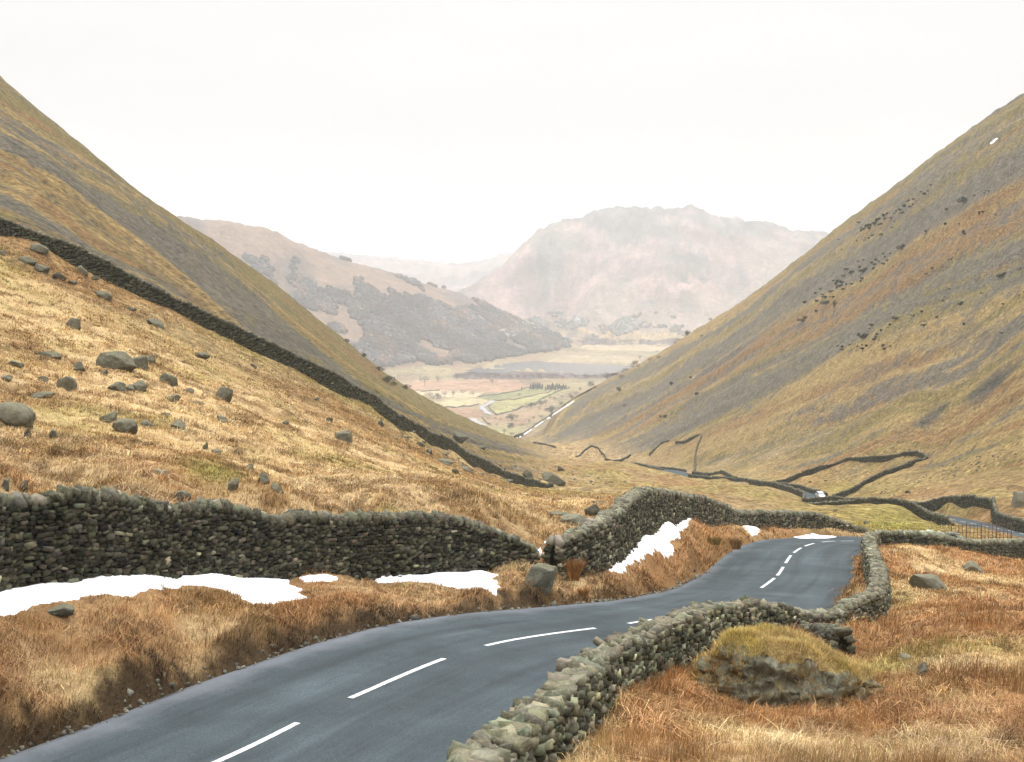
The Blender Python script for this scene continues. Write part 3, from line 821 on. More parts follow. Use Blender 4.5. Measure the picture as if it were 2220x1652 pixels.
# dark peat where the verge has been eaten away beside the road
pe = (RSIDE < 0) * sstep(.95, 0.25, RD + 0.38 * fbm(XX / .45, YY / .45, 4, 241) + .10 * fbm(XX / 3, YY / 3, 2, 242)) * (YY < 62) * (YY > 12)
GC = mixc(GC, PEAT, np.clip(pe, 0, 1) * sstep(62, 48, YY))
GC = mixc(GC, STRAWD * .6, (RD < 0.9) * sstep(.9, .2, RD) * 0.6 * (YY > 45))

# ---------------------------------------------------------------- ground sheet, split into plainly named parts of the land
def sheet(name, fmask, mat, label):
    fj, fi = np.where(fmask)
    a = fj * NU + fi
    q = np.stack([a, a + 1, a + 1 + NU, a + NU], 1)
    ids, inv = np.unique(q.ravel(), return_inverse=True)
    P = np.stack([XX.ravel()[ids], YY.ravel()[ids], ZZ.ravel()[ids]], 1)
    o = mesh_np(name, P, inv.reshape(-1, 4), mat, cols=GC.reshape(-1, 3)[ids], smooth=True)
    tag(o, label, None, None, 'structure')
    return o
fc = lambda m: m[:-1, :-1]
f_far = fc(YY > 8200)
f_mt = fc(mt_mask & (YY <= 8200))
f_wh = fc(wh_mask) & ~f_mt & ~f_far
f_r = fc(right_mask) & ~f_wh
f_l = fc(left_mask) & ~f_r & ~f_wh
f_v = fc(YY > 1400) & ~f_far & ~f_mt & ~f_wh & ~f_r & ~f_l
f_g = ~(f_far | f_mt | f_wh | f_r | f_l | f_v)
f_g2 = f_g & (YY[:-1, :-1] > 128)
f_g = f_g & ~f_g2
sheet('ground', f_g, M_NEAR, 'straw coloured rough grass ground falling away down the pass')
sheet('valley_ground', f_g2, M_FELL, 'rough hummocky ground between the walls lower down the valley')
sheet('hillside_left', f_l, M_FELL, 'steep scree streaked fell side rising on the left of the valley')
sheet('hillside_right', f_r, M_FELL, 'steep scree streaked fell side rising on the right of the valley')
sheet('valley_floor', f_v, M_FAR, 'flat pale fields on the floor of the valley around the lake')
sheet('wooded_hill', f_wh, M_FAR, 'hazy brown hill with dark woods behind the left fell')
sheet('mountain', f_mt, M_FAR, 'pale hazy mountain closing the valley')
sheet('distant_hills', f_far, M_FAR, 'faint blue hills on the horizon')

# ---------------------------------------------------------------- road
def road_material():
    m, t, b = new_mat('asphalt')
    uv = t.nodes.new('ShaderNodeUVMap')
    g = t.nodes.new('ShaderNodeNewGeometry')
    mp = t.nodes.new('ShaderNodeMapping'); mp.inputs['Scale'].default_value = (1.3, 0.045, 1)
    t.links.new(uv.outputs[0], mp.inputs[0])
    st = noise_node(t, 1.0, 6, 0.65, mp.outputs[0], 0.6)
    fine = noise_node(t, 26.0, 4, 0.8, g.outputs['Position'])
    pat = noise_node(t, 0.35, 4, 0.6, g.outputs['Position'])
    sep = t.nodes.new('ShaderNodeSeparateXYZ'); t.links.new(uv.outputs[0], sep.inputs[0])
    base = t.nodes.new('ShaderNodeRGB'); base.outputs[0].default_value = (0.048, 0.062, 0.069, 1)
    col = scale_col(t, base.outputs[0], ramp(t, st.outputs['Fac'], 0.3, 0.7, 0.62, 1.42))
    col = scale_col(t, col, ramp(t, fine.outputs['Fac'], 0.3, 0.7, 0.5, 1.5))
    col = scale_col(t, col, ramp(t, pat.outputs['Fac'], 0.3, 0.7, 0.75, 1.28))
    # pale grit swept against the left edge, uneven in width
    en = noise_node(t, 0.5, 5, 0.7, g.outputs['Position'])
    add = t.nodes.new('ShaderNodeMath'); add.operation = 'ADD'
    t.links.new(sep.outputs['X'], add.inputs[0]); t.links.new(ramp(t, en.outputs['Fac'], 0.3, 0.7, -0.35, 0.35), add.inputs[1])
    ef = ramp(t, add.outputs[0], -2.8, -3.7, 0.0, 0.55)
    mx = t.nodes.new('ShaderNodeMixRGB'); t.links.new(ef, mx.inputs[0]); t.links.new(col, mx.inputs[1]); mx.inputs[2].default_value = (0.19, 0.20, 0.225, 1)
    # worn dark seam along the middle and thin cracks
    cw = noise_node(t, 0.25, 4, 0.6, g.outputs['Position'])
    a2 = t.nodes.new('ShaderNodeMath'); a2.operation = 'ADD'
    t.links.new(sep.outputs['X'], a2.inputs[0]); t.links.new(ramp(t, cw.outputs['Fac'], 0.3, 0.7, -0.9, 0.9), a2.inputs[1])
    def thin(center, width, s):
        d = t.nodes.new('ShaderNodeMath'); d.operation = 'SUBTRACT'; t.links.new(a2.outputs[0], d.inputs[0]); d.inputs[1].default_value = center
        ab = t.nodes.new('ShaderNodeMath'); ab.operation = 'ABSOLUTE'; t.links.new(d.outputs[0], ab.inputs[0])
        brk = noise_node(t, 0.6, 3, 0.6, g.outputs['Position'])
        return mulv(t, ramp(t, ab.outputs[0], 0.0, width, s, 0.0), ramp(t, brk.outputs['Fac'], 0.45, 0.6, 0.0, 1.0))
    out = mx.outputs[0]
    for cc, ww, ss in ((-2.3, 0.05, 0.7), (-0.12, 0.05, 0.45), (-1.2, 0.12, 0.3)):
        m2 = t.nodes.new('ShaderNodeMixRGB'); t.links.new(thin(cc, ww, ss), m2.inputs[0]); t.links.new(out, m2.inputs[1]); m2.inputs[2].default_value = (0.03, 0.036, 0.045, 1)
        out = m2.outputs[0]
    t.links.new(out, b.inputs['Base Color'])
    t.links.new(ramp(t, st.outputs['Fac'], 0.3, 0.7, 0.75, 0.92), b.inputs['Roughness'])
    b.inputs['Specular IOR Level'].default_value = 0.12
    bp = t.nodes.new('ShaderNodeBump'); bp.inputs['Strength'].default_value = 0.5; bp.inputs['Distance'].default_value = 0.015
    t.links.new(fine.outputs['Fac'], bp.inputs['Height']); t.links.new(bp.outputs[0], b.inputs['Normal'])
    return m
M_ROAD = road_material()
CR = [-1, -0.985, -0.94, -0.85, -0.7, -0.5, -0.25, 0, 0.25, 0.5, 0.7, 0.85, 0.95, 1]
V_, T_, F_ = [], [], []
edge_n = fbm(RS / 1.6, RS * 0 + 3.3, 4, 301) * 0.22
edge_n2 = fbm(RS / 1.6, RS * 0 + 9.3, 4, 302) * 0.2
for i in range(len(RC)):
    for c in CR:
        w = (WL[i] + 0.12 + (edge_n[i] if c == -1 else 0)) if c < 0 else (WR[i] + 0.1 + (edge_n2[i] if c == 1 else 0))
        off = c * w
        p = RC[i, :2] + RN[i] * off
        z = RC[i, 2] + 0.05 * (1 - c * c)
        if abs(c) == 1: z -= 0.06
        V_.append((p[0], p[1], z)); T_.append((off, RS[i]))
nc = len(CR)
for i in range(len(RC) - 1):
    for j in range(nc - 1):
        a = i * nc + j
        F_.append((a, a + 1, a + 1 + nc, a + nc))
o = mesh_np('road', V_, F_, M_ROAD, smooth=True, uvs=T_)
tag(o, 'blue grey asphalt road winding down the pass', None, None, 'structure')

# painted centre dashes, each its own marking sheet 6 mm over the asphalt
M_PAINT, tp, bp_ = new_mat('white_road_paint')
gg = tp.nodes.new('ShaderNodeNewGeometry'); nn = noise_node(tp, 9.0, 5, 0.75, gg.outputs['Position'])
cr_ = tp.nodes.new('ShaderNodeMixRGB'); tp.links.new(ramp(tp, nn.outputs['Fac'], 0.36, 0.56, 0.75, 0.08), cr_.inputs[0])
cr_.inputs[1].default_value = (0.70, 0.70, 0.68, 1); cr_.inputs[2].default_value = (0.22, 0.25, 0.28, 1)
tp.links.new(cr_.outputs[0], bp_.inputs['Base Color'])
def dash(s0, s1, half=0.075):
    ss = np.linspace(s0, s1, 9)
    vs, fs = [], []
    for k, s in enumerate(ss):
        c = np.array([np.interp(s, RS, RC[:, 0]), np.interp(s, RS, RC[:, 1]), np.interp(s, RS, RC[:, 2])])
        nrm = np.array([np.interp(s, RS, RN[:, 0]), np.interp(s, RS, RN[:, 1])])
        for sg in (-1, 1):
            vs.append((c[0] + nrm[0] * sg * half, c[1] + nrm[1] * sg * half, c[2] + 0.058))
        if k: fs.append((2 * k - 2, 2 * k - 1, 2 * k + 1, 2 * k))
    o = mesh_np('road_marking', vs, fs, M_PAINT)
    tag(o, None, None, 'white centre dashes along the road', 'structure')
    return o
def s_at(U, V):      # arc length of the centre-line point that shows nearest to a photo point
    P = RC[:900]
    uu, vv = P[:, 0] / P[:, 1], P[:, 2] / P[:, 1]
    u, v = px2uv(U, V)
    return RS[np.argmin((uu - u) ** 2 + (vv - v) ** 2)]
for a, b in (((400, 1700), (646, 1590)), ((752, 1534), (957, 1446)), ((1052, 1416), (1279, 1379)), ((1366, 1366), (1460, 1352)), ((1655, 1287), (1683, 1262)), ((1685, 1250), (1700, 1232)),
             ((1704, 1222), (1717, 1207)), ((1721, 1201), (1737, 1190)), ((1745, 1186), (1766, 1179)), ((1780, 1177.5), (1811, 1175)), ((1822, 1174.5), (1852, 1174))):
    sa, sb = s_at(*a), s_at(*b)
    if sb > sa: dash(sa, sb)
sR = s_at(2200, 1156)
k_ = 0
while k_ < 7:
    dash(sR - 6 + k_ * 6.5, sR - 6 + k_ * 6.5 + 3.6); k_ += 1

# ---------------------------------------------------------------- stones
def cube26():
    vs = {}; lst = []; fs = []
    def vid(p):
        if p not in vs:
            vs[p] = len(lst); lst.append(p)
        return vs[p]
    for ax in range(3):
        for sg in (-1, 1):
            o1, o2 = (ax + 1) % 3, (ax + 2) % 3
            for i in (-1, 0):
                for j in (-1, 0):
                    q = []
                    for di, dj in ((0, 0), (1, 0), (1, 1), (0, 1)):
                        p = [0, 0, 0]; p[ax] = sg; p[o1] = i + di; p[o2] = j + dj
                        q.append(vid(tuple(p)))
                    if sg < 0: q = q[::-1]
                    fs.append(q)
    P = np.array(lst, dtype=float)
    return P, np.array(fs)
T26, TF26 = cube26()
T26 = T26 * (0.86 + 0.14 / np.linalg.norm(T26, axis=1)[:, None])
T8 = np.array([(x, y, z) for x in (-1, 1) for y in (-1, 1) for z in (-1, 1)], dtype=float) * 0.92
TF8 = np.array([(0, 1, 3, 2), (4, 6, 7, 5), (0, 4, 5, 1), (2, 3, 7, 6), (0, 2, 6, 4), (1, 5, 7, 3)])

def rocks(cent, tang, size, colr, big=True, jit=0.16, tilt=0.15):
    """cent (N,3); tang (N,2) unit along; size (N,3) half sizes along/across/up"""
    N = len(cent)
    T, TF = (T26, TF26) if big else (T8, TF8)
    k = len(T)
    L = T[None] + rng.uniform(-jit, jit, (N, k, 3)) * (1.0 if big else 1.4)
    L = L * size[:, None, :]
    # random tilt about the across axis and about the long axis
    a = rng.normal(0, tilt, N); ca, sa = np.cos(a), np.sin(a)
    x = L[..., 0] * ca[:, None] - L[..., 2] * sa[:, None]; z = L[..., 0] * sa[:, None] + L[..., 2] * ca[:, None]
    b = rng.normal(0, tilt, N); cb, sb = np.cos(b), np.sin(b)
    y = L[..., 1] * cb[:, None] - z * sb[:, None]; z = L[..., 1] * sb[:, None] + z * cb[:, None]
    c = rng.normal(0, tilt, N)
    tx = tang[:, 0] * np.cos(c) - tang[:, 1] * np.sin(c); ty = tang[:, 0] * np.sin(c) + tang[:, 1] * np.cos(c)
    X = cent[:, None, 0] + x * tx[:, None] - y * ty[:, None]
    Y = cent[:, None, 1] + x * ty[:, None] + y * tx[:, None]
    Z = cent[:, None, 2] + z
    V = np.stack([X, Y, Z], -1).reshape(-1, 3)
    Fq = (TF[None] + (np.arange(N) * k)[:, None, None]).reshape(-1, 4)
    Cc = np.repeat(colr, k, axis=0)
    return V, Fq, Cc

def join(parts):
    Vs, Fs, Cs, o = [], [], [], 0
    for v, f, c in parts:
        Vs.append(v); Fs.append(f + o); Cs.append(c); o += len(v)
    return np.concatenate(Vs), np.concatenate(Fs), np.concatenate(Cs)

def drywall(label, path, rowh, lenr, hb=0.36, ht=0.24, big=True, col=(.085, .08, .062), cope=(.24, .23, .18), group=None, cope_h=0.13, var=0.35, cope_len=(.07, .17), sides=(-1, 1), rough=1.0, double=False):
    P = lin(path, 0.4 if big else 1.0)
    # wander a little
    S = np.concatenate([[0], np.cumsum(np.hypot(*np.diff(P[:, :2], axis=0).T))])
    Tn = np.gradient(P[:, :2], axis=0); Tn /= np.linalg.norm(Tn, axis=1)[:, None]
    Nn = np.stack([Tn[:, 1], -Tn[:, 0]], 1)
    P[:, 2] += 0.06 * fbm(S / 2.2, S * 0 + 1.7, 3, 400) if big else .24 * fbm(S / 4.0, S * 0 + 1.7, 4, 400) + .12 * fbm(S / 1.1, S * 0 + 3.7, 2, 401)
    fx = lambda s, j: np.interp(s, S, P[:, j])
    gl = {sd: H(P[:, 0] + Nn[:, 0] * sd * (hb + .1), P[:, 1] + Nn[:, 1] * sd * (hb + .1)) for sd in (-1, 1)}
    gmin = np.minimum(gl[-1], gl[1])
    parts = []
    # inner core, coloured darker than the stones to paint shade in the gaps
    n = len(P); cv = []
    for sd, hw, zz in ((-1, hb - .12, gmin - .4), (-1, ht - .08, P[:, 2] - .12), (1, ht - .08, P[:, 2] - .12), (1, hb - .12, gmin - .4)):
        cv.append(np.stack([P[:, 0] + Nn[:, 0] * sd * hw, P[:, 1] + Nn[:, 1] * sd * hw, zz], 1))
    cv = np.stack(cv, 1).reshape(-1, 3)
    cf = []
    for i in range(n - 1):
        for j in range(3):
            cf.append((i * 4 + j, i * 4 + j + 1, i * 4 + 4 + j + 1, i * 4 + 4 + j))
    cf.append((0, 1, 2, 3)); e = (n - 1) * 4; cf.append((e + 3, e + 2, e + 1, e))
    parts.append((cv, np.array(cf), np.tile(np.array(col) * .3, (len(cv), 1))))
    Lt = S[-1]
    cents, tans, sizes, cols = [], [], [], []
    for sd in sides:
        hmax = float((P[:, 2] - gl[sd]).max()) + 0.2
        z = 0.06
        while z < hmax:
            rh = rowh * rng.uniform(.7, 1.35)
            s = rng.uniform(-.2, 0)
            ll = []
            while s < Lt:
                l = rng.uniform(*lenr) * (1.7 if rng.random() < .07 else 1)
                ll.append((s + l / 2, l)); s += l
            ll = np.array(ll); sc = np.clip(ll[:, 0], 0, Lt)
            zt = fx(sc, 2) - z - rh / 2
            gz = np.interp(sc, S, gl[sd])
            ok = zt > gz - 0.12
            sc, l, zt, gz = sc[ok], ll[ok, 1], zt[ok], gz[ok]
            m = len(sc)
            if m:
                hgt = np.maximum(fx(sc, 2) - gz, .3)
                hw = ht + (hb - ht) * np.clip((z + rh / 2) / hgt, 0, 1.2) - .07 + rng.normal(0, .022, m)
                nx, ny = np.interp(sc, S, Nn[:, 0]), np.interp(sc, S, Nn[:, 1])
                cents.append(np.stack([fx(sc, 0) + nx * sd * hw, fx(sc, 1) + ny * sd * hw, zt + rng.normal(0, rh * .14, m)], 1))
                tans.append(np.stack([-ny, nx], 1))
                sizes.append(np.stack([l * .5 * rng.uniform(.8, 1.1, m), np.full(m, .11) * rng.uniform(.8, 1.45, m), rh * .5 * rng.uniform(.75, 1.25, m)], 1))
                c = np.array(col)[None] * np.exp(rng.normal(0, var, m))[:, None]
                c = c * (1 + rng.normal(0, .06, (m, 3)))
                cols.append(c)
            z += rh
    if cents: parts.append(rocks(np.concatenate(cents), np.concatenate(tans), np.concatenate(sizes), np.concatenate(cols), big))
    v, f, c = join(parts)
    org = (float(P[0, 0]), float(P[0, 1]), float(gmin[0]))
    root = empty('dry_stone_wall', org)
    tag(root, label, 'stone wall', group)
    mesh_np('stonework', v, f, M_STONE, root, cols=np.clip(c, .01, .6), loc=org)
    # coping stones set across the top
    s = 0.0; ll = []
    while s < Lt:
        l = rng.uniform(*cope_len); ll.append((s + l / 2, l)); s += l * .95
    ll = np.array(ll); sc = ll[:, 0]; m = len(sc)
    nx, ny = np.interp(sc, S, Nn[:, 0]), np.interp(sc, S, Nn[:, 1])
    hh = cope_h * rng.uniform(.55, 1.45, m) ** rough
    cc = np.stack([fx(sc, 0) + nx * rng.normal(0, .03, m), fx(sc, 1) + ny * rng.normal(0, .03, m), fx(sc, 2) + hh * .55 - .05], 1)
    sz = np.stack([ll[:, 1] * .55, (ht + .02) * rng.uniform(.7, 1.15, m), hh], 1)
    ccol = np.array(cope)[None] * np.exp(rng.normal(0, .3, m))[:, None] * (1 + rng.normal(0, .05, (m, 3)))
    tt_ = np.stack([-ny, nx], 1)
    if double:
        ofs = np.where(np.arange(m) % 2 == 0, 1, -1) * rng.uniform(.05, .17, m)
        cc2 = np.concatenate([cc + np.stack([nx * ofs, ny * ofs, 0 * nx], 1), cc - np.stack([nx * ofs, ny * ofs, rng.uniform(-.03, .06, m)], 1)])
        sz2 = np.concatenate([sz * np.stack([rng.uniform(.7, 1.5, m), rng.uniform(.45, .85, m), rng.uniform(.7, 1.3, m)], 1), sz * np.stack([rng.uniform(.7, 1.3, m), rng.uniform(.45, .8, m), rng.uniform(.6, 1.2, m)], 1)])
        cc, sz, tt_ = cc2, sz2, np.concatenate([tt_, tt_]); ccol = np.concatenate([ccol, ccol[::-1]])
    v, f, c = rocks(cc, tt_, sz, ccol, big, .16, (.17 if not double else .32) * rough)
    mesh_np('coping', v, f, M_COPE, root, cols=np.clip(c, .01, .7), loc=org)
    return root

def tops(P): return [tuple(W3(*p)) for p in P]
def feet(P, h, raise_=0):       # ground points (U, V, d) -> path with wall top h above the ground
    out = []
    for p in P:
        w = W3(*p)
        out.append((w[0], w[1], float(H(w[0], w[1])) + h))
    Q = catmull(out, 3.0) if len(out) > 2 else lin(out, 3.0)
    Q[:, 2] = H(Q[:, 0], Q[:, 1]) + h
    k = np.ones(5) / 5
    z = np.convolve(np.pad(Q[:, 2], 2, mode='edge'), k, 'valid')
    Q[:, 2] = z
    return Q

# near wall on the left verge
drywall('long dark dry stone wall behind the snow on the left verge', tops([(-520, 1110, 25), (-200, 1095, 29), (0, 1087, 33.5), (79, 1086, 34), (138, 1074, 34.7), (208, 1080, 35.5), (295, 1090, 36.8), (373, 1108, 38.2), (472, 1097, 40), (550, 1117, 41.3), (605, 1133, 42.3), (629, 1121, 42.8), (747, 1124, 45), (882, 1120, 47), (1000, 1130, 48.8), (1078, 1156, 49.6), (1129, 1172, 50), (1157, 1202, 50.2)]),
        .105, (.09, .29), group=None, col=(.046, .043, .029), cope=(.11, .105, .075), hb=.42, ht=.25, cope_h=.12, var=.7, double=True)
drywall('stone wall climbing over the hump beyond the gate gap and along the bend', tops([(1201, 1178, 50.5), (1270, 1150, 52.5), (1328, 1118, 57), (1365, 1082, 62.5), (1389, 1066, 66), (1435, 1069, 72.5), (1487, 1079, 80), (1523, 1081, 85), (1560, 1099, 90), (1597, 1113, 94), (1704, 1113, 103), (1763, 1117, 107.5), (1802, 1127, 110), (1873, 1150, 113)]),
        .12, (.12, .34), col=(.07, .065, .043), cope=(.17, .16, .115), hb=.42, ht=.26, cope_h=.13, var=.65, double=True)
# near wall on the right
drywall('lichen covered stone wall in the right foreground beside the road', tops([(780, 1900, 12), (900, 1770, 13.7), (1022, 1655, 16.2), (1110, 1592, 18.2), (1190, 1510, 21), (1300, 1420, 25.2), (1409, 1365, 30), (1476, 1336, 33.5), (1527, 1320, 36.5), (1625, 1308, 41), (1743, 1332, 44.5), (1802, 1328, 47), (1857, 1302, 50), (1893, 1290, 51.5), (1908, 1262, 56), (1905, 1232, 62), (1893, 1205, 70), (1886, 1180, 80), (1882, 1163, 90), (1898, 1156, 96.5)]),
        .088, (.08, .30), hb=.40, ht=.27, col=(.082, .080, .052), cope=(.15, .142, .098), cope_h=.075, cope_len=(.09, .26), var=.7, rough=1.0, double=True)
drywall('short ruined stub of wall behind the rocky mound', [tuple(W3(1728, 1362, 43.6)), tuple(W3(1775, 1368, 41.8)), tuple(W3(1826, 1374, 40.2))],
        .12, (.14, .34), hb=.38, ht=.26, col=(.055, .052, .036), cope=(.09, .085, .06), var=.5)
drywall('wall at the top of the right field running off the right edge', tops([(1898, 1156, 96.6), (1971, 1157, 97), (2010, 1161, 97.3), (2073, 1173, 98.5), (2130, 1177, 101), (2220, 1175, 106), (2420, 1180, 111)]),
        .13, (.16, .42), col=(.065, .068, .045), cope=(.20, .205, .15), hb=.4, ht=.27)
drywall('short pale topped wall length behind the right field wall', tops([(1988, 1157, 116), (2030, 1155.5, 117), (2070, 1158, 118), (2082, 1166, 117)]),
        .13, (.16, .42), col=(.10, .105, .075), cope=(.30, .31, .24), big=False, cope_len=(.2, .4))
farw = dict(big=False, hb=.30, ht=.2, col=(.050, .050, .031), cope=(.12, .115, .08), cope_len=(.25, .5), cope_h=.14)
W = [
    ('long wall running down the left slope above the boulder field', LW, 1.75, .2, (.3, .7)),
    ('wall below the hairpin ending beside the lower road', CW, 1.2, .2, (.3, .7)),
    ('wide dark wall along the far side of the lower field', BW, 1.4, .2, (.3, .7)),
    ('dark wall dropping to the right edge beside the lower road', BW2, 1.6, .2, (.3, .7)),
    ('looped wall enclosing a sloping field on the right fell', LOOPW, 1.15, .25, (.4, .8)),
    ('wall on the near side of the road below the small car', [(1626, 1048, 415), (1680, 1060, 380), (1720, 1072, 352), (1741, 1087, 322), (1741, 1097, 300)], 1.35, .25, (.4, .8)),
    ('thin wall on the far side of the road above the small car', [(1677, 1052, 412), (1733, 1063, 385), (1760, 1071, 362), (1792, 1076, 345)], 1.1, .25, (.4, .8)),
    ('wall following the road from the upper bend towards the loop', [(1501, 1023, 545), (1530, 1017, 535), (1560, 1010, 520), (1590, 1016, 480), (1626, 1034, 440)], 1.3, .25, (.4, .8)),
    ('low wall below the far stretch of road', [(1493, 1036, 505), (1540, 1043, 490), (1599, 1050, 465)], 1.2, .25, (.4, .8)),
    ('straight wall climbing from the road to the foot of the right fell', [(1505, 1026, 560), (1507, 1000, 620), (1509, 977, 660), (1521, 948, 700)], 1.0, .3, (.5, .9)),
    ('faint wall slanting down to the left from the straight wall', [(1521, 948, 705), (1495, 961, 715), (1465, 974, 735)], 1.0, .3, (.5, .9)),
    ('dark wall on the near side of the far road bend', [(1377, 1010, 650), (1401, 1008, 640), (1438, 1014, 615)], 0.8, .3, (.5, .9)),
    ('dark wall on the far side of the far road bend', [(1418, 1006, 650), (1450, 1009, 630), (1487, 1020, 590)], 0.9, .3, (.5, .9)),
    ('little peaked wall at the foot of the right fell', [(1248, 1003, 800), (1284, 986, 860), (1311, 995, 800), (1313, 1010, 740), (1340, 1002, 760), (1367, 992, 780)], 1.0, .3, (.5, .9)),
    ('low wall along the stream in the valley bottom', [(1265, 1011, 720), (1296, 1017, 690), (1348, 1014, 690)], 0.8, .3, (.5, .9)),
    ('short broken wall under the right fell', [(1408, 983, 760), (1432, 978, 770), (1452, 980, 760)], 0.9, .3, (.5, .9)),
    ('furthest wall fragment where the two fells meet', [(1157, 979, 900), (1204, 980, 880)], 0.9, .3, (.5, .9)),
]
for lab, P, h, rh, lr in W:
    drywall(lab, feet(P, h), rh, lr, group='field walls down the valley' if lab[0:9] != 'long wall' else None, **farw)

# ---------------------------------------------------------------- lake and stream
M_WATER, tw, bw = new_mat('lake_water')
bw.inputs['Base Color'].default_value = (0.05, 0.06, 0.065, 1)
bw.inputs['Roughness'].default_value = 0.16
bw.inputs['Specular IOR Level'].default_value = 0.5
gw = tw.nodes.new('ShaderNodeNewGeometry'); nw = noise_node(tw, 0.3, 3, 0.6, gw.outputs['Position'])
bpw = tw.nodes.new('ShaderNodeBump'); bpw.inputs['Strength'].default_value = 0.15; bpw.inputs['Distance'].default_value = 0.3
tw.links.new(nw.outputs['Fac'], bpw.inputs['Height']); tw.links.new(bpw.outputs[0], bw.inputs['Normal'])
def flat_poly(name, P, z, mat, th=0.0):
    Q = [gp(*VX(*p), z=z) for p in P]
    me = bpy.data.meshes.new(name)
    me.from_pydata([(x, y, z) for x, y in Q], [], [list(range(len(Q)))])
    me.materials.append(mat)
    o = bpy.data.objects.new(name, me); COL.objects.link(o)
    return o
lake = flat_poly('lake', [(830, 735), (1100, 680), (1400, 640), (1750, 610), (1850, 630), (2100, 640), (2500, 655), (2850, 670), (3150, 690), (3150, 770), (2900, 800), (2500, 800), (2200, 790), (1850, 780), (1600, 775), (1300, 770), (1000, 765)], -196.8, M_WATER)
tag(lake, 'grey lake lying in the valley below the wooded hill', None, None, 'structure')
def ribbon(name, P, w, lift, mat):
    Q = []
    for p in P:
        x, y = gp(*VX(*p)); Q.append((x, y, 0))
    Q = catmull(Q, 8.0)
    z = lookup(ZZ, Q[:, 0], Q[:, 1]) + lift
    Tn = np.gradient(Q[:, :2], axis=0); Tn /= np.linalg.norm(Tn, axis=1)[:, None]
    vs, fs = [], []
    for i in range(len(Q)):
        ww = w * (1 + .35 * math.sin(i * .9) + .2 * math.sin(i * 2.3))
        for sg in (-1, 1):
            vs.append((Q[i, 0] + Tn[i, 1] * ww * sg, Q[i, 1] - Tn[i, 0] * ww * sg, z[i]))
        if i: fs.append((2 * i - 2, 2 * i - 1, 2 * i + 1, 2 * i))
    return mesh_np(name, vs, fs, mat, smooth=True)
M_STREAM, t_, b_ = new_mat('stream_gravel')
b_.inputs['Base Color'].default_value = (0.33, 0.33, 0.33, 1); b_.inputs['Roughness'].default_value = 0.4
o = ribbon('stream', [(1190, 1100), (1110, 1130), (1040, 1160), (1080, 1220), (1160, 1270)], 4.2, 1.2, M_STREAM)
tag(o, 'pale winding stream between the valley fields', None, None, 'structure')
o = ribbon('stream', [(900, 1330), (960, 1370), (1030, 1400), (1010, 1430), (985, 1460)], 5.0, 1.2, M_STREAM)
tag(o, 'second pale bend of the stream lower down beside dark scrub', None, None, 'structure')

# ---------------------------------------------------------------- snow
M_SNOW, ts, bs = new_mat('old_snow')
gs = ts.nodes.new('ShaderNodeNewGeometry')
ns = noise_node(ts, 3.0, 5, 0.7, gs.outputs['Position'])
ms = ts.nodes.new('ShaderNodeMixRGB'); ts.links.new(ramp(ts, ns.outputs['Fac'], 0.6, 0.8, 0.0, 0.5), ms.inputs[0])
ms.inputs[1].default_value = (0.93, 0.93, 0.94, 1); ms.inputs[2].default_value = (0.80, 0.80, 0.82, 1)
ts.links.new(ms.outputs[0], bs.inputs['Base Color'])
bps = ts.nodes.new('ShaderNodeBump'); bps.inputs['Strength'].default_value = 0.4; bps.inputs['Distance'].default_value = 0.04
ts.links.new(ns.outputs['Fac'], bps.inputs['Height']); ts.links.new(bps.outputs[0], bs.inputs['Normal'])
SNOW = []
def snow(P, label, cell=0.1, thick=0.13, group=None, ymin=20, lift=0.05):
    Q = SNOWW[P] if isinstance(P, str) else [hit(U, V, ymin) for U, V in P]
    Q2 = [(q[0], q[1]) for q in Q]
    SNOW.append(Q2)
    xs = [q[0] for q in Q2]; ys = [q[1] for q in Q2]
    gx = np.arange(min(xs) - cell, max(xs) + 2 * cell, cell); gy = np.arange(min(ys) - cell, max(ys) + 2 * cell, cell)
    X, Y = np.meshgrid(gx, gy)
    Xw = X + 0.10 * fbm(X / .6, Y / .6, 3, 501); Yw = Y + 0.10 * fbm(X / .6, Y / .6, 3, 502)
    ins = inside(Q2, Xw, Yw)
    d = np.full(X.shape, 9.0)
    for i in range(len(Q2)):
        a, b = Q2[i], Q2[(i + 1) % len(Q2)]
        dx, dy = b[0] - a[0], b[1] - a[1]; L = dx * dx + dy * dy + 1e-9
        t = np.clip(((Xw - a[0]) * dx + (Yw - a[1]) * dy) / L, 0, 1)
        d = np.minimum(d, np.hypot(Xw - a[0] - t * dx, Yw - a[1] - t * dy))
    g = lookup(ZZ, X, Y)
    # snow fills hollows: smooth the ground under it
    gsm = g.copy()
    for _ in range(6):
        gp_ = np.pad(gsm, 1, mode='edge')
        gsm = np.maximum(g - .02, (gp_[1:-1, :-2] + gp_[1:-1, 2:] + gp_[:-2, 1:-1] + gp_[2:, 1:-1]) / 4)
    Z = np.where(ins, gsm + lift + thick * sstep(0, 4 * cell, d), g - 0.12)
    # drop cells wholly outside
    keepc = ins[:-1, :-1] | ins[1:, :-1] | ins[:-1, 1:] | ins[1:, 1:]
    fj, fi = np.where(keepc)
    nx_ = X.shape[1]; a = fj * nx_ + fi
    q = np.stack([a, a + 1, a + 1 + nx_, a + nx_], 1)
    if len(q) == 0: return
    ids, inv = np.unique(q.ravel(), return_inverse=True)
    V = np.stack([X.ravel()[ids], Y.ravel()[ids], Z.ravel()[ids]], 1)
    o = mesh_np('snow_patch', V, inv.reshape(-1, 4), M_SNOW, smooth=True, loc=tuple(V[0]))
    tag(o, label, 'snow patch', group)
snow('a', 'long bank of white snow at the left under the dark wall')
snow('b', 'thin strip of snow between the two larger banks under the dark wall')
snow('c', 'snow bank with a stone in it near the wall end')
snow('d', 'ragged snow bank climbing beside the wall on the bend')
snow('e', 'small snow patch beyond the rushy hump by the bend')
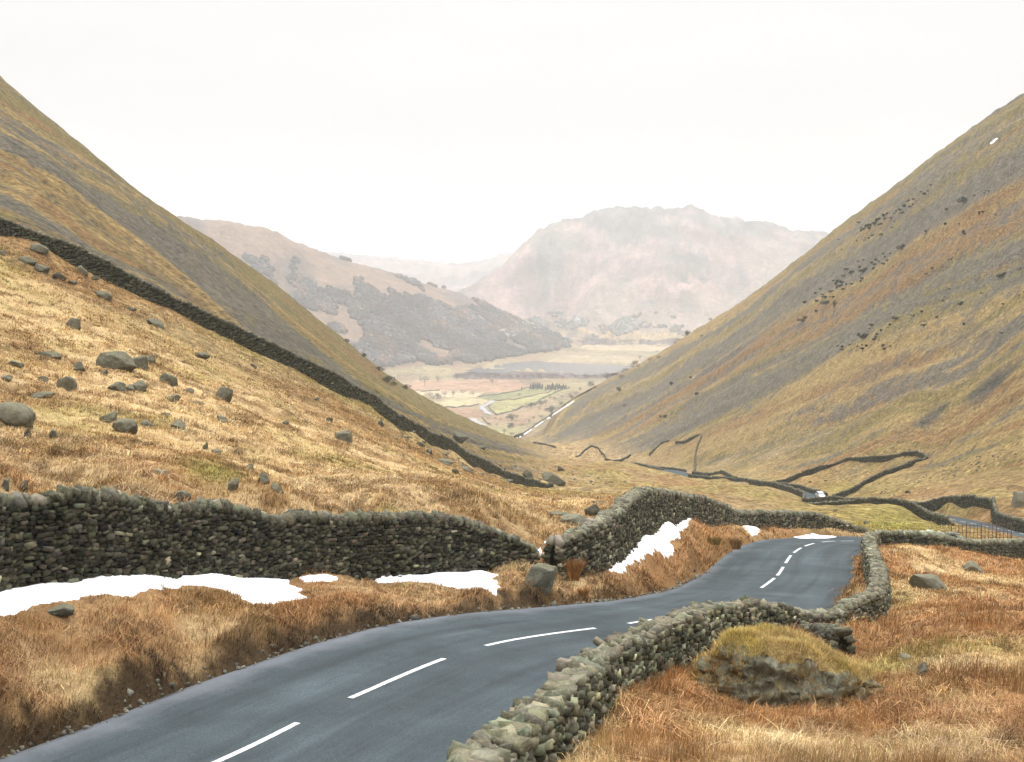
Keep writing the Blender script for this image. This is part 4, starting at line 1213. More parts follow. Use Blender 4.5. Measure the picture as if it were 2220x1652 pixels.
snow('f', 'thin line of snow on the bank above the far bend')
snow([(1150, 1196), (1172, 1188), (1178, 1200), (1188, 1201), (1190, 1188), (1197, 1184), (1196, 1205), (1180, 1212), (1160, 1208)], 'scrap of snow in the gap at the gate stone')
snow([(1176, 1176), (1196, 1171), (1204, 1168), (1200, 1180), (1186, 1182)], 'snow scrap on the slope just behind the gap', cell=.08)
snow([(1252, 1150), (1266, 1146), (1272, 1150), (1264, 1158)], 'tiny snow scrap against the broken wall beyond the gap', cell=.08)
snow([(2146, 311), (2160, 300), (2163, 301), (2149, 313)], 'sliver of snow high on the right fell', cell=0.2, thick=.2, ymin=500, lift=.3)

# ---------------------------------------------------------------- boulders
def ico(sub):
    import bmesh
    bm = bmesh.new(); bmesh.ops.create_icosphere(bm, subdivisions=sub, radius=1.0)
    v = np.array([x.co[:] for x in bm.verts]); f = np.array([[q.index for q in p.verts] for p in bm.faces]); bm.free()
    return v, f
ICO3, ICF3 = ico(4); ICO2, ICF2 = ico(2); ICO1, ICF1 = ico(1)
def n3(p, s, seed):
    return (fbm(p[:, 0] * s + seed, p[:, 1] * s - p[:, 2] * s * .7, 4, seed) + fbm(p[:, 1] * s + 5 + p[:, 0] * s * .6, p[:, 2] * s, 4, seed + 9)) * .5
def rock_shape(seed, planes=15, rough=.11, flat=0.0):
    """convex block cut by planes, then weathered"""
    r = np.random.default_rng(seed)
    v = ICO3.copy()
    for _ in range(planes):
        nrm = r.normal(0, 1, 3); nrm[2] *= .7; nrm /= np.linalg.norm(nrm)
        d = r.uniform(.36, .70)
        k = v @ nrm
        m = k > d
        v[m] -= (k[m] - d)[:, None] * nrm * .92
    nn_ = v / np.linalg.norm(v, axis=1)[:, None]
    v += nn_ * (rough * n3(v, 1.7, seed) + rough * .5 * n3(v, 5.0, seed + 3))[:, None]
    v /= np.abs(v).max(axis=0)[None]
    return v
def boulder(U, V, w, h, label, seed=None, tilt=0.0, col=(.135, .13, .10), deep=.8, group=None, ymin=20, d=None, name='boulder', sink=.65):
    """U, V is the foot of the stone in the photo; w, h its size in the photo"""
    seed = seed if seed is not None else int(U * 7 + V * 13)
    p = hit(U, V, ymin)
    s = p[1] / F
    W_, Hh = w * s * 1.12, h * s * .92
    v = rock_shape(seed)
    a = math.radians(tilt)
    v = v * np.array([W_ / 2, W_ / 2 * deep, Hh * .5 * (1 + sink)])
    x = v[:, 0] * math.cos(a) + v[:, 2] * math.sin(a); z = -v[:, 0] * math.sin(a) + v[:, 2] * math.cos(a)
    v = np.stack([x, v[:, 1], z], 1)
    v[:, 2] += Hh * .5 * (1 - sink)
    c = np.array(col)[None] * (1 + .25 * n3(v / max(W_, .1), 3.0, seed + 5)[:, None])
    me_v = v + p
    o = mesh_np(name, me_v, ICF3, M_ROCK, cols=np.clip(c, .01, .6), smooth=False, loc=tuple(p))
    tag(o, label, 'boulder', group)
    return o
X4 = lambda x, y: (x * .394, 434 + y * .394)
LB = [  # crop coordinates of centre, size, label, tilt
    (615, 915, 240, 125, 'big angular boulder, the largest on the left field', 12), (775, 925, 90, 80, 'boulder leaning against the right side of the biggest boulder', 10), (835, 893, 60, 42, 'small stone at the right end of the biggest boulder cluster', 20),
    (400, 702, 88, 60, 'square grey slab above the biggest boulder', 0), (210, 285, 110, 50, 'pale lichened boulder at the foot of the long wall, furthest left', 15), (150, 340, 105, 55, 'boulder just below the long wall at the far left', 18), (235, 388, 80, 48, 'second dark boulder of the row under the long wall', 18), (320, 425, 86, 42, 'third boulder of the row under the long wall', 22),
    (405, 460, 50, 26, 'small last stone of the row under the long wall', 15), (460, 412, 62, 58, 'pale upright boulder touching the long wall', 0), (515, 435, 60, 26, 'flat stone beside the pale upright boulder at the long wall', 12), (565, 535, 95, 46, 'low grey boulder halfway along under the long wall', 15), (728, 606, 50, 26, 'small stone in grass below the middle of the long wall', 8),
    (868, 695, 118, 48, 'long dark tilted boulder below the middle of the long wall', 28), (265, 865, 130, 46, 'long flat pale slab left of the biggest boulder', 14), (430, 930, 75, 48, 'rounded dark boulder left and below the biggest boulder', 15), (30, 988, 72, 44, 'grey boulder near the left edge at mid slope', 8), (240, 1000, 62, 38, 'pale low stone below the long flat slab', 6),
    (95, 1240, 235, 135, 'large rounded grey boulder at the left edge', 24), (242, 1080, 112, 52, 'wedge shaped dark boulder right of the large left edge boulder', 0), (358, 1042, 115, 85, 'dark blocky boulder with a flat pale top', 4), (640, 1042, 98, 50, 'dark boulder, left one of the low row below the biggest boulder', 12), (715, 1045, 62, 36, 'middle stone of the low row below the biggest boulder', 5), (772, 1048, 92, 62, 'pale lichened boulder ending the low row', 10),
    (928, 1015, 98, 62, 'tilted dark boulder right of the low row', 26), (1108, 865, 84, 42, 'dark lone boulder on the upper middle of the field', 18), (1395, 920, 52, 30, 'small dark stone high on the field towards the wall', 15), (1210, 1098, 112, 90, 'smooth rounded boulder alone in the middle of the field', 22), (942, 1104, 86, 44, 'low stone below the tilted dark boulder', 10), (1080, 1120, 92, 26, 'flat stone slab sunk in grass', 4),
    (590, 1228, 95, 80, 'mossy knobbly boulder at the upper end of the long outcrop', 10), (710, 1275, 165, 80, 'long sloping boulder running down from the mossy knobbly one', 22), (805, 1243, 72, 38, 'pale stone behind the long sloping boulder', 6), (975, 1246, 98, 42, 'long low boulder right of the sloping one', 14), (918, 1196, 60, 30, 'small stone above the long low boulder', 12), (1225, 1217, 76, 32, 'narrow dark stone below the smooth rounded boulder', 20),
    (1565, 1230, 46, 22, 'tiny stone on the right part of the field', 4), (1815, 1226, 50, 36, 'squat brown boulder on the field near the far brow', 8), (1878, 1310, 98, 56, 'pale pair of rounded stones near the far brow', 8), (150, 1305, 38, 58, 'small upright stone under the large left edge boulder', 0), (292, 1305, 62, 52, 'small dark boulder in peat hollow', 5),
    (1130, 1368, 32, 42, 'little dark stone near the green patch', 0), (1195, 1398, 66, 38, 'low grey stone above the green patch', 15), (1452, 1565, 66, 78, 'dark cleft boulder right of the green patch', -8), (1520, 1605, 74, 70, 'pale boulder next to the dark cleft boulder', 0), (30, 1585, 70, 82, 'dark mossy boulder just above the near wall at the left', 5), (132, 1592, 60, 60, 'mossy hump stone beside the dark mossy boulder', 20),
    (870, 1512, 120, 46, 'grey stones in a dark hollow left of the green patch', 5), (1285, 1590, 66, 70, 'dark peaty stone in the green patch', 25), (1742, 1102, 30, 22, 'tiny rust coloured stone under the far end of the long wall', 0), (1365, 1485, 82, 46, 'low pale stones above the cleft boulder', 8), (100, 920, 92, 44, 'half buried pale stone left of the rounded dark boulder', 18), (12, 300, 34, 44, 'brown stone at the left edge below the long wall', 0),
    (1000, 1650, 130, 60, 'lichen stone showing just over the near wall top', 0), (575, 960, 50, 30, 'stone tucked under the left of the biggest boulder', 10), (1040, 1055, 52, 28, 'small dark stone right of the tilted boulder', 14), (1750, 960, 56, 34, 'dark stone above the long wall', 14),
]
for x, y, w, h, lab, tl in LB:
    U, V = X4(x, y)
    boulder(U, V, w * .394, h * .394, lab, tilt=tl, col=(.125, .117, .084) if 'pale' in lab or 'grey' in lab else (.095, .088, .062))
X5 = lambda x, y: (705 + x * .394, 488 + y * .394)
RB = [(95, 1175, 105, 62, 'pale double boulder at the brow of the left field', 12), (305, 1105, 50, 44, 'dark square stone on the brow of the left field', 20), (730, 1190, 90, 55, 'big dark boulder above the lower long wall', 22), (1110, 1392, 52, 46, 'upright stone above the bottom end of the long wall', 25), (1255, 1420, 130, 66, 'large pale boulder by the bottom end of the long wall', 18),
      (865, 1232, 56, 28, 'dark stone between long wall and valley bottom', 20), (722, 1370, 52, 34, 'dark block in the rubble below the long wall', 10), (170, 915, 86, 44, 'large dark stone above the middle of the long wall', 20), (525, 1217, 60, 26, 'first stone of the rubble line below the long wall', 18), (575, 1262, 50, 36, 'second stone of the rubble line below the long wall', 18), (665, 1318, 110, 52, 'long pale boulder in the rubble line', 24),
      (780, 1360, 110, 36, 'low long stone ending the rubble line', 20), (1010, 1412, 50, 24, 'pale stone leaning on the lower long wall', 0), (1295, 1350, 42, 28, 'small dark stone far down by the valley bottom', 0), (1515, 1535, 95, 22, 'thin line of stones above the hump wall', 5), (640, 1205, 120, 40, 'cluster stone touching the lower long wall', 22), (520, 1130, 70, 32, 'dark flat stone above the lower long wall', 25)]
for x, y, w, h, lab, tl in RB:
    U, V = X5(x, y)
    boulder(U, V, w * .394, h * .394, lab, tilt=tl, col=(.12, .115, .085) if 'pale' in lab else (.065, .06, .042), ymin=60)
for U, V, w, h, lab, tl, c in [(1212, 1124, 50, 22, 'dark left end of the broken slab behind the gate gap', 12, .10), (1246, 1140, 60, 30, 'pale right part of the broken slab behind the gate gap', 14, .17), (1290, 1118, 42, 32, 'pointed dark boulder under the hump wall', 0, .11),
                               (1164, 1272, 72, 84, 'tall leaning gate stone at the wall end', 32, .15), (1200, 1215, 52, 22, 'flat grey stone lying behind the gate stone', 8, .15), (1238, 1236, 62, 30, 'low slab at the foot of the broken wall end', -5, .12), (787, 1255, 48, 24, 'rounded stone at the left end of the middle snow', 6, .12), (1003, 1254, 40, 16, 'dark stone poking through the snow bank', 16, .10),
                               (130, 1330, 66, 22, 'low flat stone at the front edge of the long snow', 2, .09), (2016, 1275, 82, 50, 'grey tilted boulder among the orange rushes', 24, .15), (2104, 1240, 72, 30, 'pale low boulder right of the tilted one among the rushes', 14, .2), (2000, 1470, 30, 40, 'mossy dark stone in the green patch on the right', 10, .09), (1965, 1432, 36, 16, 'small pale stone in the green patch on the right', 20, .26),
                               (2215, 1096, 46, 42, 'large grey boulder at the right edge beyond the wall', 0, .27), (1870, 1046, 0, 0, '', 0, 0), (1735, 1108, 0, 0, '', 0, 0)]:
    if w: boulder(U, V, w, h, lab, tilt=tl, seed=(4 if 'gate stone' in lab and 'tall' in lab else None), deep=(.45 if 'tall leaning' in lab else .8), col=(c * .85, c * .82, c * .62))
for U, V, w, h, lab in [(1756, 1046, 10, 5, 'left one of two dark stones above the car'), (1790, 1043, 7, 3, 'right one of two dark stones above the car'), (1969, 1068, 13, 7, 'dark round stone above the wide dark wall'), (1912, 1068, 5, 4, 'tiny dark stone left of the round one above the wide wall'), (1877, 1136, 14, 10, 'dark bush like stone in the green lower field'), (1810, 1108, 11, 6, 'little pale stone below the wide dark wall')]:
    boulder(U, V, w, h, lab, col=(.06, .055, .045), ymin=130)
# scattered small stones on the fells: individually placed, alike, too small to describe one by one
proto_st = []
for k in range(4):
    v = rock_shape(900 + k); 
    me = bpy.data.meshes.new('stone'); 
    vv, ff = ICO2 * (1 + .25 * n3(ICO2, 1.5, 930 + k))[:, None], ICF2
    o = mesh_np('fell_stone', vv * np.array([1, .8, .55]), ff, M_ROCK, cols=np.tile(np.array([.10, .09, .075]), (len(vv), 1)), smooth=False)
    proto_st.append(o)
STN = []
r_ = np.random.default_rng(77)
def scatter_line(P, n, spread, smin, smax, where='slope'):
    for _ in range(n):
        i = r_.integers(0, len(P) - 1); t = r_.random()
        U = P[i][0] + (P[i + 1][0] - P[i][0]) * t + r_.normal(0, spread); V = P[i][1] + (P[i + 1][1] - P[i][1]) * t + r_.normal(0, spread * .5)
        STN.append((U, V, r_.uniform(smin, smax), where))
scatter_line([(1900, 1075), (1990, 1040), (2100, 1010), (2210, 975)], 60, 16, 3, 8, 'rubble above the wide dark wall')
scatter_line([(2080, 1000), (2200, 1000)], 14, 25, 3, 8, 'grass near the right edge below the fell')
scatter_line([(860, 905), (980, 965), (1100, 1020), (1180, 1050)], 55, 12, 5, 12, 'rubble strip beside the long wall')
scatter_line([(840, 935), (930, 975), (1010, 1010), (1090, 1045)], 36, 7, 6, 14, 'rubble strip just in front of the long wall')
scatter_line([(1150, 1010), (1250, 1030), (1330, 1050)], 26, 16, 4, 9, 'rough ground where the two fells meet')
scatter_line([(0, 700), (300, 850), (500, 900), (700, 950)], 34, 60, 4, 10, 'boulder field on the left slope')
scatter_line([(650, 770), (850, 880)], 14, 8, 5, 11, 'ground just above the long wall')
for i, (U, V, s, wh_) in enumerate(STN):
    if U > 2230 or U < -10: continue
    p = hit(U, V, 60)
    if abs(float(H(p[0], p[1])) - p[2]) > 1: continue
    base = proto_st[i % 4]
    o = base if i < 4 else base.copy()
    if i >= 4: COL.objects.link(o)
    o.location = (p[0], p[1], p[2])
    sc = s * p[1] / F * .5
    o.scale = (sc * r_.uniform(.8, 1.4), sc, sc * r_.uniform(.7, 1.2)); o.rotation_euler = (r_.normal(0, .2), r_.normal(0, .3), r_.uniform(0, 6.28))
    sz_ = 'tiny' if s < 5.5 else 'small' if s < 8.5 else 'larger'
    tag(o, sz_ + ' loose dark stone in the ' + wh_, 'stone', sz_ + ' stones of the ' + wh_)

# ---------------------------------------------------------------- rocky mound on the right, with turf cap
def mound():
    base = np.array(W3(1672, 1530, 29.6)); base[2] = float(H(base[0], base[1])) - .15
    n_r, n_a = 120, 420
    a = np.linspace(0, 2 * math.pi, n_a, endpoint=False); r = np.linspace(0.0, 1, n_r) ** .85
    R_, A_ = np.meshgrid(r, a, indexing='ij')
    front = sstep(.45, -.45, np.sin(A_) - .55 * np.cos(A_) * (np.cos(A_) > 0))
    ax = 2.5 * (1 + .10 * np.sin(A_ * 2 + .6) + .05 * np.sin(A_ * 5)); ay = np.where(np.sin(A_) < 0, 1.35, 1.8)
    ca, sa = np.cos(A_), np.sin(A_)
    X = ca * R_ * ax; Y = sa * R_ * ay
    e0 = .08 + front * (.22 + .44 * sstep(-1.3, .1, X))
    hgt = 1.80 * (1 - .10 * np.clip(X / 2, -1, 1) - .30 * sstep(.2, 2.0, X) - .16 * sstep(-.8, -2, X))
    t = sstep(0, 1, np.clip((R_ - e0) / (1.0 - e0), 0, 1))
    t = t ** (1 + .3 * front)
    Z = hgt * (1 - t) + .14 * fbm(X / .9, Y / .9, 4, 601) * (1 - t)
    steep = sstep(.04, .20, t) * sstep(1.0, .9, t) * (.25 + .75 * front)
    Z = Z - .10 * steep * 0
    rid = np.abs(fbm(X / .8 + 3, Z / .5 + Y * .4, 4, 603, .6)); blk = fbm(X / .33, Z / .26 + Y, 3, 605)
    blk = np.round(blk * 2.2) / 2.2
    push = steep * (.34 * (.4 - rid) + .10 * blk)
    Xo = X + ca * push * .7 + .05 * steep * fbm(X / .12, Z / .12, 2, 606); Yo = Y - np.abs(sa) * push * .9 * front + .05 * steep * fbm(X / .14 + 5, Z / .11, 2, 607)
    Zo = Z + .10 * steep * blk - .05 * steep
    low = t > .97
    Zo = np.where(low, np.minimum(Zo, .02) - .25 * sstep(.97, 1, t), Zo)
    P = np.stack([Xo, Yo, Zo], -1) + base
    tur = fbm(X / .55, Y / .45 + Z * .8, 4, 615)
    rockv = (steep * front * (.75 + .25 * np.clip(X + .6, -1, 1)) + .42 * tur > .34) & (t > .05) & (front > .2)
    c = mixc(np.broadcast_to(rgb(.42, .31, .13), Z.shape + (3,)), rgb(.34, .26, .085), sstep(-.3, .4, fbm(X / .8, Y / .8, 3, 609)))
    c = mixc(c, rgb(.22, .12, .05), sstep(.1, .6, t + .3 * tur) * .6)
    rc = mixc(np.broadcast_to(rgb(.095, .088, .06), Z.shape + (3,)), rgb(.20, .20, .155), sstep(.1, .45, fbm(X / .22, Z / .22 + Y, 4, 611)))
    rc = mixc(rc, rgb(.13, .10, .04), sstep(.0, .5, fbm(X / .25 + 7, Z * 5, 4, 613)) * .7)
    rc = rc * 1.15 * np.exp(.5 * fbm(X / .09, Z / .07 + Y / .1, 3, 617))[..., None]
    idx = np.arange(n_r * n_a).reshape(n_r, n_a)
    Fq = np.stack([idx[:-1], np.roll(idx, -1, 1)[:-1], np.roll(idx, -1, 1)[1:], idx[1:]], -1)[:, :, ::-1]
    rm = rockv[:-1]
    org = tuple(base)
    root = empty('rocky_mound', org)
    tag(root, 'low rocky mound with a turf cap beside the right wall', 'rock outcrop')
    Pf = P.reshape(-1, 3)
    for nm, m, mat, cc in (('rock_face', rm, M_ROCK, rc), ('turf_cap', ~rm, M_NEAR, c)):
        f = Fq[m].reshape(-1, 4)
        ids, inv = np.unique(f.ravel(), return_inverse=True)
        mesh_np(nm, Pf[ids], inv.reshape(-1, 4), mat, root, cols=cc.reshape(-1, 3)[ids], smooth=(nm != 'rock_face'), loc=org)
    # turf blades
    r = np.random.default_rng(9)
    cand = np.where((~rockv & (t < .96)).ravel())[0]
    area = (R_ ** 1.0).ravel()[cand] + .01
    q = r.choice(cand, 30000, p=area / area.sum())
    cand2 = np.where((rockv & (tur > .05)).ravel())[0]
    q = np.concatenate([q, r.choice(cand2, 5000)])
    n = len(q)
    b = Pf[q] + np.stack([r.normal(0, .02, n), r.normal(0, .02, n), np.zeros(n) - .01], 1)
    tt = t.ravel()[q]
    h = r.uniform(.06, .15, n) + .12 * tt * r.random(n); az = r.uniform(0, 6.28, n); ln = np.abs(r.normal(0, .8, n)) + .3 * tt; w = r.uniform(.009, .018, n)
    W_ = np.stack([w * .5, 0 * w, 0 * w], 1)
    tp_ = b + np.stack([np.cos(az) * ln * h, np.sin(az) * ln * h - .5 * h * tt, h * (1 - .5 * tt)], 1)
    V = np.stack([b - W_, b + W_, tp_], 1).reshape(-1, 3)
    cc = c.reshape(-1, 3)[q] * np.exp(r.normal(0, .28, n) + .4 * fbm(b[:, 0] / .3, b[:, 1] / .3, 3, 620))[:, None] * 1.2
    o = mesh_np('turf_grass', V, np.arange(3 * n).reshape(-1, 3), M_GRASS, root, cols=np.repeat(np.clip(cc, 0, .7), 3, axis=0), loc=org)
    o['kind'] = 'stuff'
mound()

# ---------------------------------------------------------------- trees
M_BARK = plain_mat('bark', (.09, .07, .055), .9)
def crown_mesh(name, seed, n, rx, rz, z0, leaf, col, lumps=6, parent=None, cone=False, var=.35, org=(0, 0, 0)):
    r = np.random.default_rng(seed)
    L = np.stack([r.normal(0, .45, lumps) * rx, r.normal(0, .45, lumps) * rx, z0 + rz * r.uniform(.25, .8, lumps)], 1)
    LR = r.uniform(.35, .6, lumps)
    if cone:
        t = r.random(n) ** .7; rad = (1 - t) * rx * r.uniform(.4, 1, n); a = r.uniform(0, 6.28, n)
        P = np.stack([np.cos(a) * rad, np.sin(a) * rad, z0 + t * rz], 1)
    else:
        k = r.integers(0, lumps, n); d = r.normal(0, 1, (n, 3)); d /= np.linalg.norm(d, axis=1)[:, None]
        P = L[k] + d * LR[k][:, None] * np.array([rx, rx, rz * .62]) * r.uniform(.6, 1.05, n)[:, None]
    nm = r.normal(0, 1, (n, 3)); nm /= np.linalg.norm(nm, axis=1)[:, None]
    t1 = np.cross(nm, r.normal(0, 1, (n, 3))); t1 /= np.linalg.norm(t1, axis=1)[:, None]; t2 = np.cross(nm, t1)
    s = leaf * r.uniform(.6, 1.3, n)[:, None]
    V = np.stack([P - t1 * s, P + t2 * s * .6, P + t1 * s, P - t2 * s * .6], 1).reshape(-1, 3)
    Fq = np.arange(4 * n).reshape(-1, 4)
    c = np.repeat(np.array(col)[None] * np.exp(r.normal(0, var, n))[:, None], 4, axis=0)
    return mesh_np(name, V, Fq, M_LEAF, parent, cols=np.clip(c, .005, .6))
def trunk_mesh(h, r0, parent, branches=0, seed=0, spread=1.0):
    r = np.random.default_rng(seed)
    segs = [((0, 0, -.3), (0.05, 0, h), r0, r0 * .5)]
    for i in range(branches):
        a = r.uniform(0, 6.28); z = h * r.uniform(.35, .95); l = h * r.uniform(.35, .7) * spread
        segs.append(((0, 0, z), (math.cos(a) * l * .7, math.sin(a) * l * .7, z + l * .75), r0 * .35, r0 * .08))
    vs, fs = [], []
    for a, b, ra, rb in segs:
        a = Vector(a); b = Vector(b); d = (b - a).normalized(); t = d.orthogonal().normalized(); u = d.cross(t); o0 = len(vs)
        for p, rr in ((a, ra), (b, rb)):
            for k in range(5):
                q = p + (t * math.cos(k * 1.2566) + u * math.sin(k * 1.2566)) * rr; vs.append(tuple(q))
        for k in range(5): fs.append((o0 + k, o0 + (k + 1) % 5, o0 + 5 + (k + 1) % 5, o0 + 5 + k))
    return mesh_np('trunk', vs, fs, M_BARK, parent)
def tree_proto(name, kind, seed):
    root = empty(name, (0, 0, 0))
    if kind == 'juniper':
        trunk_mesh(.5, .07, root, 3, seed); crown_mesh('crown', seed, 520, .55, .9, .02, .075, (.036, .040, .020), 5, root)
    elif kind == 'evergreen':
        trunk_mesh(.6, .04, root, 4, seed); crown_mesh('crown', seed, 700, .52, .85, .10, .045, (.030, .045, .028), 7, root)
    elif kind == 'conifer':
        trunk_mesh(.8, .03, root); crown_mesh('crown', seed, 500, .24, .95, .06, .045, (.016, .032, .022), 1, root, cone=True)
    elif kind == 'bare':
        trunk_mesh(.7, .03, root, 9, seed); crown_mesh('crown', seed, 300, .45, .7, .30, .035, (.12, .085, .07), 7, root, var=.25)
    return root
def copy_tree(o, parent=None):
    c = o.copy(); COL.objects.link(c); c.parent = parent
    for ch in [x for x in bpy.data.objects if x.parent == o and x != c]:
        d = ch.copy(); COL.objects.link(d); d.parent = c
    return c
class Kind:
    def __init__(s, name, kind, seeds):
        s.name, s.kind = name, kind
        s.protos = []
        for q in seeds:
            p = tree_proto(name, kind, q); s.protos.append([p, [c for c in bpy.data.objects if c.parent == p], False])
        s.i = 0
    def place(s, loc, scale, wide, label, cat, group):
        p = s.protos[s.i % len(s.protos)]; s.i += 1
        if not p[2]:
            p[2] = True; r = p[0]
        else:
            r = p[0].copy(); COL.objects.link(r)
            for ch in p[1]:
                d = ch.copy(); COL.objects.link(d); d.parent = r
        r.location = loc; r.scale = (scale * wide, scale * wide, scale); r.rotation_euler = (0, 0, r_.uniform(0, 6.28))
        tag(r, label, cat, group)
        return r
JUN = Kind('juniper_bush', 'juniper', [1, 2, 3])
EVG = Kind('evergreen_tree', 'evergreen', [11, 12])
CON = Kind('conifer_tree', 'conifer', [21, 22])
BAR = Kind('bare_tree', 'bare', [31, 32, 33])
# junipers on the right fell: (x, y, size) in the enlarged view
X6 = lambda x, y: (1735 + x * .2296, 379.4 + y * .2296)
J = [(1232, 95, 22), (1140, 155, 20), (1180, 175, 34), (1205, 150, 20), (1070, 225, 24), (1025, 243, 28), (1093, 245, 16), (985, 290, 34), (1040, 300, 26), (1065, 275, 22), (945, 325, 28), (965, 355, 26), (905, 340, 22), (885, 360, 16), (1165, 325, 16),
     (790, 380, 40), (820, 360, 26), (745, 412, 34), (720, 430, 30), (800, 410, 26), (860, 405, 22), (885, 438, 20), (700, 455, 40), (660, 475, 48), (625, 480, 34), (600, 505, 36), (655, 500, 30), (570, 525, 28), (555, 445, 26), (770, 460, 30), (740, 468, 20), (870, 490, 18), (770, 560, 26),
     (535, 620, 20), (605, 612, 20), (640, 595, 26), (680, 570, 22), (390, 703, 14), (295, 720, 12), (360, 607, 16), (1190, 528, 26), (960, 680, 50), (975, 665, 36), (785, 742, 18), (855, 740, 18), (800, 770, 20), (600, 800, 18), (552, 815, 18), (710, 800, 30), (675, 825, 26), (745, 812, 18), (820, 805, 24), (790, 835, 30), (710, 842, 26), (690, 880, 26), (880, 862, 16),
     (440, 890, 36), (485, 920, 48), (560, 868, 26), (590, 905, 44), (615, 890, 36), (410, 948, 34), (350, 1000, 38), (335, 1025, 30), (395, 1010, 44), (375, 1045, 40), (430, 1030, 26), (485, 1025, 28), (590, 975, 34), (570, 1000, 24), (345, 1060, 22), (410, 1075, 28), (190, 1075, 20), (145, 1112, 26), (290, 1098, 30), (210, 1130, 28), (235, 1150, 40), (310, 1150, 30), (40, 1200, 34), (155, 1185, 32), (245, 1205, 56), (150, 1282, 30), (45, 1345, 40), (20, 1370, 46),
     (1545, 535, 36), (1555, 550, 30), (1385, 320, 24), (1370, 460, 30), (1500, 460, 16), (1720, 345, 30), (1690, 360, 24), (1845, 372, 18), (1775, 150, 26), (1735, 170, 22), (1650, 190, 20), (1425, 793, 24), (1245, 880, 26), (1190, 930, 22), (1900, 945, 46), (1925, 930, 34), (1875, 960, 24), (2065, 888, 16), (2085, 875, 16), (1985, 908, 12), (1645, 950, 14), (1585, 968, 14), (1405, 1075, 20), (1350, 1185, 22), (1370, 1150, 14),
     (1510, 1215, 34), (1530, 1200, 30), (1545, 1405, 30), (1150, 1285, 28), (1070, 1325, 26), (1105, 1305, 14), (1290, 1340, 26), (900, 1352, 46), (850, 1305, 14), (680, 1415, 36), (655, 1447, 16), (845, 1410, 26), (1165, 1415, 36), (1180, 1378, 16), (765, 1465, 26), (725, 1500, 24), (605, 1515, 64), (585, 1530, 44), (700, 1545, 36), (720, 1525, 24), (625, 1610, 30), (585, 1600, 16), (390, 1618, 36), (465, 1600, 18), (780, 1605, 30), (830, 1440, 12), (585, 1640, 36), (540, 1615, 20), (400, 1645, 26), (795, 1640, 30), (850, 1612, 18),
     (1905, 1490, 26), (1705, 1115, 18), (2065, 1130, 18), (2110, 1100, 16), (1955, 1378, 12), (1920, 1215, 22), (1725, 1115, 12)]
for x, y, s in J:
    U, V = X6(x, y)
    if U > 2222: continue
    p = hit(U, V + s * .1, 350)
    sc = s * .2296 * p[1] / F * 1.0
    zone = 'highest band under the skyline' if y < 600 and x < 1250 else 'slope near the right edge of the photo' if x > 1300 and y < 1350 else 'middle cluster left of the tall narrow tree' if x < 420 else 'middle cluster above the tall narrow tree' if y < 1200 else 'lower band right of the lowest cluster' if x > 830 else 'lowest cluster above the looped wall'
    size_ = 'large' if s >= 38 else 'small' if s >= 24 else 'tiny'
    JUN.place((p[0], p[1], p[2] - .1), sc, 1.3, size_ + ' dark juniper bush in the ' + zone, 'bush', size_ + ' junipers of the ' + zone)
for x, y, s, w, lab in [(318, 1265, 66, .55, 'tall narrow dark tree standing in the juniper slope'), (1540, 275, 62, 1.15, 'round dark tree high on the right fell')]:
    U, V = X6(x, y); p = hit(U, V, 350)
    EVG.place((p[0], p[1], p[2]), s * .2296 * p[1] / F * 1.25, w, lab, 'tree', None)
# skyline bushes on the right fell (view 2) and left fell
X7 = lambda x, y: (1192.4 + x * .1709, 677.5 + y * .1709)
for x, y, s, k, lab in [(1145, 608, 70, 'b', 'grey tree with one dark stem on the lower skyline of the right fell'), (1030, 690, 55, 'b', 'bare bush on the right fell skyline above the lake shore'), (1125, 712, 50, 'b', 'bare bush just below the skyline bush above the lake shore'), (1265, 640, 70, 'b', 'wide bare bush on the right fell skyline'), (1385, 600, 60, 'b', 'bare thorn tree on the right fell skyline'), (1360, 520, 42, 'b', 'little skyline thorn above the others'),
                        (1590, 405, 42, 'b', 'dark little bush on the middle skyline of the right fell'), (1735, 300, 70, 'e', 'dark tree on the middle skyline of the right fell'), (1925, 325, 50, 'b', 'bare bush just under the middle skyline'), (2035, 115, 50, 'b', 'bush on the upper skyline of the right fell'), (525, 950, 80, 'e', 'round evergreen at the corner where the snow wall tops out'), (720, 860, 95, 'b', 'tall bare tree near the lake end of the right fell'), (890, 850, 75, 'b', 'grey bare tree on the open lower right fell'),
                        (880, 1010, 62, 'e', 'lone dark thorn bush on the pale lower right fell'), (945, 1200, 42, 'b', 'small thorn in the middle of the lower right fell'), (110, 1395, 36, 'b', 'tiny thorn above the snow lined wall'), (1540, 920, 50, 'j', 'dark slanted bush on the grey scree'), (1785, 835, 36, 'j', 'small dark bush high on the grey scree'), (1455, 1345, 60, 'j', 'green bush in the lower grey scree'), (1860, 1050, 46, 'j', 'dark bush right of centre in the grey scree')]:
    U, V = X7(x, y); p = hit(U, V, 700)
    K_ = {'b': BAR, 'e': EVG, 'j': JUN}[k]
    K_.place((p[0], p[1], p[2] - .2), s * .1709 * p[1] / F * 1.1, 1.1 if k != 'b' else 1.2, lab, 'tree' if k != 'j' else 'bush', None)
for x, y, s, lab in [(210, 720, 40, 'dark bush high on the left fell skyline'), (260, 748, 40, 'second dark bush down the left fell skyline'), (300, 800, 50, 'dark thorn on the rocky step of the left skyline'), (345, 865, 70, 'broad dark bush on the left skyline'), (375, 880, 46, 'bush beside the broad dark one on the left skyline'), (445, 900, 50, 'lone leaning thorn low on the left skyline'), (120, 640, 40, 'small bush on the upper left skyline')]:
    U, V = X5(x, y); p = hit(U, V + 3, 250)
    EVG.place((p[0], p[1], p[2] - .2), s * .394 * p[1] / F * .7, 1.2, lab, 'bush', None)
